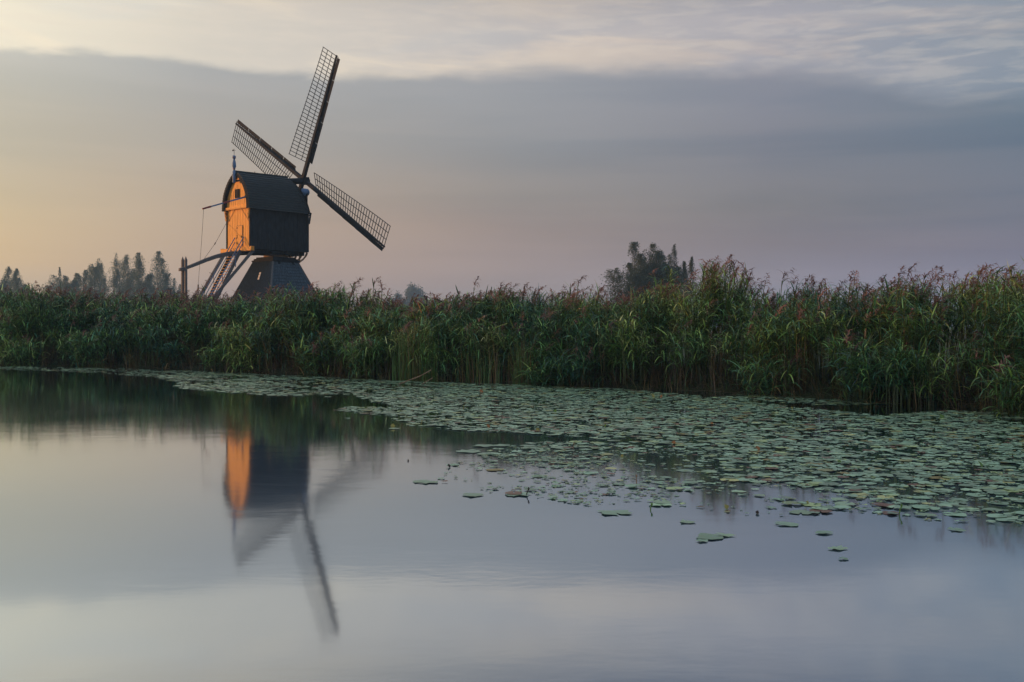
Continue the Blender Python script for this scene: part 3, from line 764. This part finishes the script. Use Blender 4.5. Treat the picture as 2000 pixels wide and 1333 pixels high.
def reeds(bag, plumes, bx, by, bz, H, lean_az, lean, hue, plume_p, leaf_from=.22, nleaf=13, wl=1.0, LL=1.0):
    n = len(bx)
    B = np.stack([bx, by, bz], 1)
    ld_ = np.stack([np.cos(lean_az), np.sin(lean_az), np.zeros(n)], 1)
    def stem(s): return B + ld_ * (lean * H * s ** 1.7)[:, None] + np.stack([0 * s, 0 * s, H * s * (1 - .35 * lean * s)], 1)
    st_t = DRY[R.integers(0, 3, n)] * .35 + PAL[2] * .4
    # stems: two crossed narrow strips in three pieces
    K = 4
    for tw_s in (0, 1.57):
        V = np.zeros((n, K + 1, 2, 3)); a = lean_az + tw_s; sd_ = np.stack([np.cos(a), np.sin(a), 0 * a], 1) * .0085 * (1.2 if wl > 1 else 1)
        for k in range(K + 1):
            p = stem(np.full(n, k / K)); V[:, k, 0] = p - sd_; V[:, k, 1] = p + sd_
        b_ = (np.arange(n) * (K + 1) * 2)[:, None]
        bag.add(V.reshape(-1, 3), np.concatenate([b_ + np.array([[2 * k, 2 * k + 1, 2 * k + 3, 2 * k + 2]]) for k in range(K)], 0), np.repeat(st_t, (K + 1) * 2, 0))
    for j in range(nleaf):
        s = leaf_from + (1 - leaf_from) * (j + R.random(n)) / nleaf
        s = np.clip(s, .05, 1.0)
        keep = R.random(n) < (.55 + .45 * s)
        p = stem(s)[keep]; m_ = keep.sum()
        a = (j % 2) * math.pi + R.normal(0, .9, n)[keep] + lean_az[keep] * .4 + R.uniform(-1, 1, m_)
        L = R.uniform(.28, .66, m_) * (1 - .3 * np.abs(s[keep] - .6)) * LL
        W = R.uniform(.018, .042, m_) * wl
        up0 = R.uniform(.15, 1.2, m_); dr = np.where(R.random(m_) < .35, R.uniform(.0, .7, m_), R.uniform(.7, 2.0, m_))
        hu = np.clip(hue[keep] + R.normal(0, .75, m_) + (s[keep] - .5) * .8, 0, 3.999); i0 = hu.astype(int); fr_ = (hu - i0)[:, None]
        t = PAL[i0] * (1 - fr_) + PAL[np.minimum(i0 + 1, 4)] * fr_
        dry = R.random(m_) < np.clip(.30 - s[keep] * .9, .012, 1); t[dry] = DRY[R.integers(0, 4, dry.sum())]
        t = t * (.38 + 2.1 * R.random((m_, 1)) ** 1.7)
        bag.add(*ribbon(p, a, up0, L, W, dr, t, 4, front=True))
    # plumes
    i = np.where(R.random(n) < plume_p)[0]
    if len(i):
        top = stem(np.ones(n))[i]; m_ = len(i); pa = R.normal(.2, .9, m_)       # droop mostly to the right
        PL = R.uniform(.26, .44, m_)
        bend = R.uniform(.25, .95, m_)
        tcol = PLUME[R.integers(0, 3, m_)] * R.uniform(.7, 1.3, (m_, 1))
        for k in range(24):
            s = (k + R.random(m_)) / 24
            ap = top + np.stack([np.cos(pa) * bend * PL * s ** 1.6, np.sin(pa) * bend * PL * s ** 1.6, PL * s * (1 - .35 * bend * s)], 1)
            L = PL * (.74 - .46 * s) * R.uniform(.6, 1.25, m_)
            plumes.add(*ribbon(ap, pa + R.normal(0, 1.25, m_), R.uniform(-.3, 1.0, m_), L, np.full(m_, .026 * (1.15 if wl > 1 else 1)), R.uniform(.8, 2.2, m_), tcol * R.uniform(.8, 1.2, (m_, 1)), 2))


bag, plu = Bag(), Bag()
ROWS = [(-.05, .36, .60, 1.4), (.45, .52, .82, 1.45), (1.1, .78, .97, 1.2), (2.0, .92, 1.0, .85), (3.1, .95, 1.03, 1.0), (4.6, .93, 1.02, 1.3)]
for ri, (t0, h0, h1, sp) in enumerate(ROWS):
    s = S_IN0 - 9
    BX, BY, BZ, HH, LA, LE, HU = [], [], [], [], [], [], []
    while s < S_IN1 + 7:
        Dc = float(shore(s, t0)[1])
        s += sp * R.uniform(.6, 1.3)
        if ri == 0 and R.random() < .12: continue
        t = t0 + R.normal(0, .22) + (.22 * math.sin(s * 1.9) if ri < 3 else 0)
        cx_, cy_ = shore(s, t); cx_, cy_ = float(cx_), float(cy_)
        Ht, px = reed_height(cx_, cy_, cy_ - 0.0)
        big = R.uniform(h0, h1) * (1.0 + (.10 if ri < 3 else .05) * math.sin(s * 1.3) + .05 * math.sin(s * 3.7) + R.normal(0, .05 if ri < 3 else .03))
        n = int(R.uniform(26, 44) * (1.0 if ri < 3 else .9)); rr = np.sqrt(R.random(n)) * sp * .44; a = R.uniform(0, math.tau, n)
        bx = cx_ + rr * np.cos(a); by = cy_ + rr * np.sin(a)
        Hc = (float(Ht) - gz(t)) * .93 * big * R.normal(1, .07, n) * (1 - .12 * (rr / (sp * .44)) ** 2 * (1.5 if ri < 3 else 1))
        warm = 1.35 + .8 * math.sin(s * .55 + ri) * .6 + R.normal(0, .5) + (.7 if px > 1720 else 0) + (.7 if 1180 < px < 1290 else 0)  # varied clump tone; yellower at right and right of centre, painting golden highlights
        BX.append(bx); BY.append(by); BZ.append(np.full(n, gz(t))); HH.append(np.clip(Hc, .5, 3.6))
        outw = np.arctan2(by - cy_, bx - cx_); towater = math.atan2(-.8, -.6)
        mixv = np.stack([np.cos(outw) * rr / sp + math.cos(towater) * (.75 if ri < 3 else .05) + .22, np.sin(outw) * rr / sp + math.sin(towater) * (.75 if ri < 3 else .05)], 1)
        LA.append(np.arctan2(mixv[:, 1], mixv[:, 0])); LE.append(np.clip((.10 + .22 * rr / sp + (.14 if ri < 2 else .03)) * R.uniform(.4, 1.5, n), 0, .5))
        HU.append(np.full(n, warm))
    c = [np.concatenate(v) for v in (BX, BY, BZ, HH, LA, LE, HU)]
    farm = c[1] > 33
    pp = np.where(c[1] > 0, [.045, .06, .09, .22, .42, .45][ri], 0)
    for msk, wl, nl_ in ((farm, 1.45, 10), (~farm, 1.0, 14)):
        if msk.sum(): reeds(bag, plu, *[v[msk] for v in c], pp[msk], leaf_from=(.12, .3, .42, .5, .6, .6)[ri], nleaf=nl_ + 6, wl=wl, LL=1.0 if ri < 4 else .9)
M_REED = vcol_mat('reed_leaves', .38, .25, .5); M_PLU = vcol_mat('reed_plumes', .9, .3, .1)
rb = bag.build('reed_bed', M_REED); tag(rb, 'tall green common reeds crowding the whole far bank', 'reeds', None, 'stuff')
pb = plu.build('reed_plumes', M_PLU); tag(pb, 'reddish brown feathery seed heads over the reeds', 'reed plumes', None, 'stuff')

# dry litter and broken stems along the water's edge
bag = Bag(); n = 9000; s = R.uniform(S_IN0 - 8, S_IN1 + 7, n); t = R.normal(.05, .22, n); x, y = shore(s, t)
tcol = np.where(R.random((n, 1)) < .7, DRY[R.integers(0, 4, n)] * .36, PAL[R.integers(0, 3, n)]) * R.uniform(.5, 1.2, (n, 1))
bag.add(*ribbon(np.stack([x, y, np.maximum(gz(t), -.02) + R.random(n) * .25], 1), R.uniform(0, math.tau, n), R.uniform(-.2, 1.5, n), R.uniform(.25, .95, n), R.uniform(.008, .022, n), R.uniform(-.3, 2.2, n), tcol, 3))
n = 3600; s = R.uniform(S_IN0 - 8, S_IN1 + 7, n); s = s + .25 * np.sin(s * 7); t = R.uniform(-.32, .7, n); x, y = shore(s, t)
tcol = DRY[R.integers(0, 4, n)] * R.uniform(.3, 1.0, (n, 1)) * np.array([.9, .95, .9])
bag.add(*ribbon(np.stack([x, y, np.maximum(gz(t), -.05)], 1), R.uniform(0, math.tau, n), R.uniform(1.1, 1.57, n), R.uniform(.4, 1.9, n), R.uniform(.007, .015, n), R.normal(0, .45, n), tcol, 4))
n = 420; s = R.uniform(S_IN0 - 4, S_IN1 + 5, n); x, y = shore(s, -np.abs(R.normal(0, .38, n)) - .15)
bag.add(*ribbon(np.stack([x, y, np.full(n, -.03)], 1), R.uniform(0, math.tau, n), R.uniform(.9, 1.57, n), R.uniform(.2, 1.1, n), R.uniform(.008, .016, n), R.normal(.3, .7, n), DRY[R.integers(0, 4, n)] * R.uniform(.4, 1.2, (n, 1)), 4))
n = 320; s = R.uniform(S_IN0 - 4, S_IN1 + 5, n); x, y = shore(s, R.uniform(-1.0, .0, n))
bag.add(*ribbon(np.stack([x, y, np.full(n, .016)], 1), R.uniform(0, math.tau, n), R.uniform(0, .18, n), R.uniform(.3, 1.3, n), R.uniform(.010, .022, n), R.uniform(.05, .30, n), DRY[R.integers(0, 4, n)] * R.uniform(.4, 1.0, (n, 1)), 3))
lt = bag.build('dry_litter', M_REED); tag(lt, 'tangle of dry brown reed stems at the waterline', 'reed litter', None, 'stuff')


def straight_clump(px0, px1, ytop, n, name, label, cat, hue, t0=-.35, dryp=.3, Wd=.016):
    D0 = float(np.interp((px0 + px1) / 2, [a for a, _ in SH], SP[:, 1]))
    X0, X1 = wpos(px0, D0), wpos(px1, D0); x = R.uniform(X0, X1, n)
    ysh = np.interp(x, SP[:, 0], SP[:, 1]); y = ysh + t0 + R.uniform(-.25, .35, n)
    xm = (x - x.mean()) / (np.ptp(x) / 2)
    x = x + R.normal(0, .12, n) * np.ptp(x); H = wz(ytop, D0) * R.uniform(.35, 1.0, n) * (1 - .35 * np.abs(xm) ** 2)
    hu = np.clip(hue + R.normal(0, .5, n), 0, 3.99); i0 = hu.astype(int); f = (hu - i0)[:, None]; tcol = PAL[i0] * (1 - f) + PAL[np.minimum(i0 + 1, 4)] * f
    d = R.random(n) < dryp; tcol[d] = DRY[R.integers(0, 4, d.sum())]
    cx_, cy_ = float(x.mean()), float(y.mean())
    b2_ = Bag(); b2_.add(*ribbon(np.stack([x - cx_, y - cy_, np.full(n, -.05)], 1), R.uniform(0, math.tau, n), R.uniform(1.42, 1.57, n), H, np.full(n, Wd) * R.uniform(.6, 1.4, n), R.uniform(-.05, .5, n) * R.choice([.3, 1, 2.2], n), tcol * .95, 5))
    o = b2_.build(name, M_REED); o.location = (cx_, cy_, 0); tag(o, label, cat)
    return o


straight_clump(776, 856, 604, 560, 'bulrush_clump', 'upright yellow-green bulrush clump standing forward at the bank left of centre', 'bulrush', 2.3, -.45, .30)
straight_clump(900, 990, 640, 170, 'bulrush_clump', 'thin upright bulrushes with dull stems just right of the yellow-green clump', 'bulrush', 1.6, -.1, .4)
straight_clump(1003, 1035, 640, 170, 'bulrush_clump', 'narrow green bulrush tuft near the middle of the bank', 'bulrush', 2.1, -.3, .25)
straight_clump(1984, 1998, 640, 26, 'reed_stalk_tuft', 'bundle of tall green stalks standing in the water at the right edge', 'reed stalks', 3.0, -.25, .1, .022)
straight_clump(185, 215, 690, 120, 'sedge_tuft', 'small yellowish sedge tuft low on the bank far left', 'sedge', 2.8, -.2, .5)

# single plumed reeds that stand above the skyline
def tall_reed(px, py, t, label, lean=.06, la=0.3):
    s = float(np.interp(px, [a for a, _ in SH], CUM[2:-2])); x, y = shore(s, t); y = float(y); x = wpos(px, y)
    H = wz(py, y) - gz(t)
    b3, p3 = Bag(), Bag(); one = np.ones(1)
    reeds(b3, p3, 0 * one, 0 * one, 0 * one, (H - .22) * one, la * one, lean * one, 1.3 * one, 1.1 * one, .35, 12, 1.1)
    e = empty('tall_reed', (float(x) - lean * H * math.cos(la) * .8, y, float(gz(t)))); tag(e, label, 'reed', 'reeds standing above the skyline')
    o1 = b3.build('stem', M_REED); o1.parent = e; o2 = p3.build('plume', M_PLU); o2.parent = e


for args in [(729, 540, 1.6, 'lone plumed reed in front of the right-hand mill sail'), (745, 552, 1.8, 'shorter plumed reed just right of the lone one by the sail'),
             (925, 545, 1.6, 'plumed reed standing highest between the blue far tree and the spire'), (1128, 538, 1.6, 'drooping thick-headed reed left of the right-hand trees'),
             (1375, 505, 1.8, 'tall plumed reed just right of the tree clump'), (1390, 506, 2.2, 'tall plumed reed beside the highest reed mound'), (1436, 508, 1.5, 'tall curved reed at the right end of the highest mound', .12),
             (1492, 534, 1.6, 'dark-headed reed in the gap right of the highest mound', .14), (1527, 528, 1.5, 'pale blurred plume standing right of the gap'), (1570, 538, 1.5, 'slim upright plume left of the low stretch'),
             (1660, 532, 1.8, 'windblown plume over the right-hand reeds'), (1755, 520, 1.6, 'left plume of the dense cluster on the right'), (1772, 519, 1.7, 'right plume of the dense cluster on the right'),
             (1842, 520, 1.5, 'single thin plume standing clear of the reeds on the right', .03), (1885, 521, 1.5, 'reed with folded head near the right edge', .15), (1911, 514, 1.6, 'high feathery plume near the right edge'),
             (1930, 515, 1.8, 'second feathery plume near the right edge'), (1964, 514, 1.5, 'tall brown plume second from the right edge'), (1988, 528, 1.5, 'last plume at the right edge bending right', .16),
             (399, 547, 1.6, 'plumed reed in front of the foot of the mill stairs'), (600, 552, 1.6, 'plumed reed at the right foot of the mill base')]:
    tall_reed(*args)

# ------------------------------------------------------------------ lily pads
M_PAD = vcol_mat('lily_pads', .36, 0, .7, .22)
def inside(px, py, poly):
    c = np.zeros(len(px), bool); j = len(poly) - 1
    for i in range(len(poly)):
        xi, yi = poly[i]; xj, yj = poly[j]
        with np.errstate(divide='ignore', invalid='ignore'):
            k = ((yi > py) != (yj > py)) & (px < (xj - xi) * (py - yi) / (yj - yi + 1e-9) + xi)
        c ^= k; j = i
    return c
POLYS = [  # (outline in photo pixels, how full)
    ([(-120, 714), (0, 715), (250, 721), (500, 730), (560, 733), (560, 745), (380, 738), (300, 738), (200, 729), (0, 722), (-120, 720)], .34),
    ([(330, 731), (500, 730), (770, 744), (1000, 752), (1000, 775), (700, 772), (640, 771), (560, 776), (450, 768), (340, 758), (350, 748), (300, 738)], .60),
    ([(690, 765), (1000, 752), (1200, 760), (1400, 776), (1520, 792), (1720, 812), (1850, 803), (2120, 812), (2120, 960), (1700, 965), (1350, 930), (1330, 890), (1150, 856), (1000, 846), (900, 842), (800, 833), (760, 815), (655, 802), (680, 795), (780, 797), (700, 778)], .80),
    ([(1030, 865), (1150, 862), (1350, 885), (1500, 940), (1480, 985), (1300, 960), (1150, 945), (1000, 930), (930, 905), (940, 885)], .62),
    ([(880, 905), (930, 900), (1200, 940), (1400, 970), (1360, 1002), (1270, 985), (1140, 988), (1060, 975), (900, 962), (1000, 945), (860, 945)], .30),
    ([(1330, 930), (1700, 965), (2120, 960), (2120, 1010), (2000, 1030), (1880, 1028), (1760, 1010), (1650, 1000), (1550, 1010), (1440, 1005), (1330, 985)], .36),
    ([(1500, 768), (1750, 783), (1760, 790), (1600, 792), (1380, 778)], .50)]
def pad_mesh(n, rad_, ragged):
    """n pads as (n, 15, 3) local rings plus centre: nearly round, notched, gently wavy"""
    K = 14; th = np.linspace(.16, math.tau - .16, K)[None] + np.zeros((n, 1)); ph = R.uniform(0, math.tau, (n, 1))
    r_ = rad_[:, None] * (1 + R.normal(0, ragged, (n, K))); r_ = r_ * (1 + .08 * np.sin(th * 2 + ph))
    zz = R.normal(0, .0018, (n, K)) + .003 * np.sin(th * 3 + ph) * (R.random((n, 1)) < .5)
    ring = np.stack([r_ * np.cos(th + ph), r_ * np.sin(th + ph), zz], 2)
    cen = np.stack([-.12 * rad_ * 0, 0 * rad_, np.full(n, -.002)], 1)[:, None]
    return np.concatenate([cen, ring], 1)
KV = 15
PF = np.array([[0, k, k + 1] for k in range(1, KV - 1)])
# candidates on the water, uniform per square metre, kept by the outlines
n = 340000; yy = R.uniform(6.5, 46, n); xx = R.uniform(-27, 27, n); px = 1000 + F * xx / yy; py = HZ + CH * F / yy
p = np.zeros(n)
for poly, d in POLYS: p = np.maximum(p, inside(px, py, poly) * d)
patch = .62 + .55 * np.sin(xx * 1.7 + 2 * np.sin(yy * .9)) * np.sin(yy * 1.3 + 1.5 * np.sin(xx * .7)) + .25 * np.sin(xx * 5 + yy * 4)
tot = n / (39.5 * 54)
dens = p * np.where(p > .7, 104 * (.55 + .45 * patch), 120 * np.clip(patch, .1, 1.4))       # pads per square metre
keep = (p > 0) & (R.random(n) < dens / tot / 1.0)
xx, yy, px, py = xx[keep], yy[keep], px[keep], py[keep]
inl = np.array([np.interp(a, SPX[:, 0], SPX[:, 1]) for a in xx]) - yy > -.15
xx, yy, px, py = xx[inl], yy[inl], px[inl], py[inl]
n = len(xx); print('pads', n)
lobe = (px < 1420) & (py > 880)
rd = np.where(R.random(n) < np.where(lobe, .85, .45), R.uniform(.016, .052, n), R.uniform(.045, .108, n))
P = pad_mesh(n, rd, .055); tl = R.normal(0, .007, (n, 1, 2)); 
P[:, :, 2] += (P[:, :, :2] * tl).sum(2); z0 = .006 + R.random(n) * .010
PT = np.array([(.20, .34, .27), (.24, .38, .28), (.17, .30, .23), (.26, .36, .18), (.33, .35, .16)]) * np.array([1.14, 1.12, .92])
ti = PT[R.choice(5, n, p=[.34, .28, .26, .09, .03])] * R.uniform(.6, 1.5, (n, 1))
od = R.random(n) < .02; ti[od] = np.array((.26, .20, .04)); od = R.random(n) < .05; ti[od] = (.14, .045, .02)
order = np.argsort(yy)                                   # nearest first
own, rest = order[:290], order[290:]
def pad_obj(i_ring, tcol, loc, label, group=None):
    me_V = i_ring; o = quads('lily_pad', me_V, np.zeros((0, 4)), M_PAD, None, np.repeat(tcol[None], KV, 0), PF); o.location = loc
    tag(o, label, 'lily pad', group); return o
for i in own:
    a, b_ = px[i], py[i]; sml = rd[i] < .085
    if a < 1150: zn, gp = 'at the left tip of the mat', 'pads at the left tip'
    elif a < 1420: zn, gp = 'in the loose fringe left of the mat corner', 'pads in the left fringe'
    elif a < 1720: zn, gp = 'along the open-water edge of the mat', 'pads along the open edge'
    else: zn, gp = 'at the near edge on the far right', 'pads at the right near edge'
    tn = ('small' if sml else 'broad') + (' yellowish' if ti[i][0] > ti[i][1] * .9 else ' grey-green')
    pad_obj(P[i], ti[i], (xx[i], yy[i], z0[i]), f'{tn} lily pad {zn}', tn + ' ' + gp)
V = P[rest] + np.stack([xx[rest], yy[rest], z0[rest]], 1)[:, None]
Tq = (np.arange(len(rest)) * KV)[:, None, None] + PF[None]
o = quads('lily_pad_mat', V.reshape(-1, 3), np.zeros((0, 4)), M_PAD, None, np.repeat(ti[rest], KV, 0), Tq.reshape(-1, 3))
tag(o, 'dense mat of overlapping lily pads between the bank and open water', 'lily pads', None, 'stuff')
n2 = 90000; y2 = R.uniform(7, 30, n2); x2 = R.uniform(-8, 22, n2); q1 = 1000 + F * x2 / y2; q2 = HZ + CH * F / y2
k2 = np.zeros(n2)
for j_ in (3, 4, 5, 2): k2 = np.maximum(k2, inside(q1, q2, POLYS[j_][0]) * (.9 if j_ != 2 else .35))
k2 *= np.clip(.5 + .6 * np.sin(x2 * 1.7 + 2 * np.sin(y2 * .9)) * np.sin(y2 * 1.3 + 1.5 * np.sin(x2 * .7)) + .4 * np.sin(x2 * 6 + y2 * 5), 0, 1)
ok = (R.random(n2) < k2) & (np.interp(x2, SPX[:, 0], SPX[:, 1]) - y2 > 0); x2, y2 = x2[ok], y2[ok]; n2 = len(x2)
Ps = pad_mesh(n2, R.uniform(.010, .030, n2), .12); Ps += np.stack([x2, y2, R.uniform(.004, .014, n2)], 1)[:, None]
t2 = PT[R.choice(5, n2, p=[.25, .2, .25, .2, .1])] * R.uniform(.5, 1.2, (n2, 1)); od = R.random(n2) < .06; t2[od] = (.12, .06, .03)
o = quads('duckweed', Ps.reshape(-1, 3), np.zeros((0, 4)), M_PAD, None, np.repeat(t2, KV, 0), ((np.arange(n2) * KV)[:, None, None] + PF[None]).reshape(-1, 3))
tag(o, 'scatter of tiny floating leaves between the lily pads', 'floating leaves', None, 'stuff')
LONE = [(1202, 1003, .17, 'ragged lone lily pad in open water below the left part of the mat'), (1343, 1021, .085, 'small lone pad left of the trio in open water'),
        (1388, 1051, .14, 'largest pad of the trio in open water'), (1414, 1047, .09, 'pad touching the right side of the trio'), (1370, 1058, .06, 'tiny pad at the lower left of the trio'),
        (1535, 1025, .12, 'lone oval pad halfway between the trio and the right edge'), (1610, 1042, .085, 'upper pad of the string of three drifting down right'),
        (1635, 1072, .09, 'middle pad of the string of three drifting down right'), (1648, 1093, .045, 'dark speck-sized pad, lowest of all'), (1868, 1036, .09, 'small pad under the big cluster at right'),
        (920, 968, .13, 'pad below the left tip of the mat with a dark bud'), (1010, 967, .14, 'pad with a short stem sticking up beside it'), (830, 943, .16, 'leftmost stray pad of the lower lobe'),
        (862, 936, .05, 'narrow pad at the very left above the leftmost stray pad'), (1500, 991, .03, 'tiny curled pad by the black floating leaf'),
        (770, 838, .12, 'pad carrying an upright pale leaf in the dark reflection'), (640, 776, .10, 'small pad alone in the dark reflection left of the mat'), (678, 818, .07, 'tiny pale pad in the dark reflection'),
        (945, 872, .17, 'smooth oval pad in the dark channel'), (980, 871, .17, 'second smooth oval pad to the right in the dark channel'), (915, 882, .22, 'long low pad at the mouth of the dark channel')]
for a, b_, r_, lb in LONE:
    D = CH * F / (b_ - HZ); Pm = pad_mesh(1, np.array([r_ * .8]), .17)[0]
    pad_obj(Pm, PT[random.randrange(3)] * random.uniform(.85, 1.1), (wpos(a, D), D, .009), lb)

# upright leaves, buds and drifting bits among the pads
M_YEL = solid('yellow_leaf', (.26, .23, .06), .6, .3, 20); M_ORG = solid('orange_leaf', (.30, .13, .045), .6, .3, 20)
M_GRN = solid('fresh_green_leaf', (.09, .17, .03), .5, .2, 20); M_BRN = solid('rotten_leaf', (.035, .022, .018), .6, .3, 20)
def curled(px, py, h, m, label, cat='curled leaf', stem=True):
    h *= .6; D = CH * F / (py - HZ); mb = MB(); P = []; n = 6
    for i in range(n + 1):
        f = i / n; wv = .55 * h * math.sin(math.pi * (f * .85 + .1)); bend = .5 * h * f * f
        P += [(-wv, bend, f * h), (-wv * .3, bend + .16 * h, f * h * 1.02), (wv * .35, bend + .13 * h, f * h * .98), (wv, bend - .04 * h, f * h * .93)]
    mb.poly(P, [(i * 4 + j, i * 4 + j + 1, i * 4 + j + 5, i * 4 + j + 4) for i in range(n) for j in range(3)])
    o = mb.build('curled_leaf', m, None, smooth=True); o.location = (wpos(px, D), D, .0); o.rotation_euler = (0, random.uniform(-.5, .5), random.uniform(-1, 1)); tag(o, label, cat)
def bud(px, py, h, m, label):
    h *= .7; D = CH * F / (py - HZ); mb = MB(); mb.tube([(0, 0, -.03), (.004, 0, h * .6), (.012, .0, h * .8)], .006, 5)
    mb.lathe((.012, 0, h * .75), [(.003, 0), (.009, .01), (.010, .025), (.002, .035)], 7)
    o = mb.build('lily_shoot', m); o.location = (wpos(px, D), D, 0); o.rotation_euler = (0, random.uniform(-.25, .25), 0); tag(o, label, 'lily shoot')
for a in [(1483, 880, .11, M_ORG, 'bright orange curled leaf standing in the middle of the mat'), (955, 836, .11, M_ORG, 'pale orange curled leaf near the left end of the mat'), (940, 768, .16, M_ORG, 'orange curled leaf close to the bank'),
          (1275, 776, .14, M_YEL, 'yellowish curled leaf near the bank right of centre'), (1291, 777, .12, M_ORG, 'small orange leaf right beside the yellowish one'), (766, 836, .12, M_YEL, 'pale star-shaped dry leaf standing on a lone pad'),
          (1918, 913, .12, M_GRN, 'fresh green leaf standing at the far right of the mat'), (1421, 994, .07, M_YEL, 'green-yellow rounded bud leaf at the open edge'), (1052, 842, .09, M_YEL, 'yellow folded leaf over the dark channel'),
          (1478, 1004, .05, M_BRN, 'black folded leaf floating at the open edge'), (878, 913, .07, M_BRN, 'dark rotten leaf drifting left of the mat'), (797, 901, .035, M_BRN, 'small dark leaf furthest left in open water'),
          (1182, 834, .08, M_GRN, 'green upturned leaf in the upper mat'), (1640, 905, .07, M_GRN, 'green upturned leaf in the right part of the mat'), (1085, 806, .11, M_GRN, 'bright green rolled leaf high in the mat'),
          (1842, 818, .14, M_GRN, 'large bright green leaf near the bank at right'), (1315, 868, .09, M_ORG, 'brown-orange crumpled leaf in mid mat'), (1740, 862, .07, M_YEL, 'little yellow leaf in the right mat'),
          (1548, 800, .10, M_YEL, 'yellow leaf tip in the thin strip under the reeds'), (1215, 893, .06, M_YEL, 'small yellow leaf in the left lobe'), (1575, 985, .05, M_YEL, 'yellow-green leaf near the open edge'), (1390, 830, .08, M_ORG, 'rusty leaf in the upper mat right of centre')]:
    curled(*a)
for a in [(1028, 968, .10, M_BRN, 'dark curved stem beside the pad below the lobe'), (1119, 877, .10, M_WOOD, 'thin brown stem standing in the left lobe'), (1756, 1005, .12, M_GRN, 'upright green stem at the right open edge'),
          (1243, 944, .11, M_WOOD, 'forked brown stem above open water'), (822, 832, .12, M_YEL, 'yellow stem on the pad at the left end'), (1270, 996, .06, M_GRN, 'short green stem by the small pads'), (905, 800, .12, M_YEL, 'yellowish stem in the upper left mat')]:
    bud(*a)
# broken reed lying over the water by the bulrush clump
D = CH * F / (752 - HZ); mb = MB(); mb.tube([(wpos(779, D), D, .02), (wpos(820, D), D + .1, .25), (wpos(842, D + .2), D + .2, .42)], .016, 5); mb.tube([(wpos(824, D), D - .1, .02), (wpos(845, D), D, .20)], .012, 5)
o = mb.build('broken_stick', M_WOOD); tag(o, 'pale broken stick leaning out of the water beside the bulrush clump', 'stick')

# ------------------------------------------------------------------ haze
mh = bpy.data.materials.new('morning_haze'); mh.use_nodes = True; nt = mh.node_tree; nt.nodes.clear()
pv = nt.nodes.new('ShaderNodeVolumePrincipled'); pv.inputs['Color'].default_value = (.42, .70, 1.0, 1); pv.inputs['Density'].default_value = .00055; pv.inputs['Anisotropy'].default_value = .25
ou = nt.nodes.new('ShaderNodeOutputMaterial'); nt.links.new(pv.outputs[0], ou.inputs['Volume'])
mb = MB(); mb.box((0, 660, 24), (2640, 1400, 53)); o = mb.build('haze', mh); tag(o, 'thin bluish morning haze over water and meadow', 'haze', None, 'stuff')
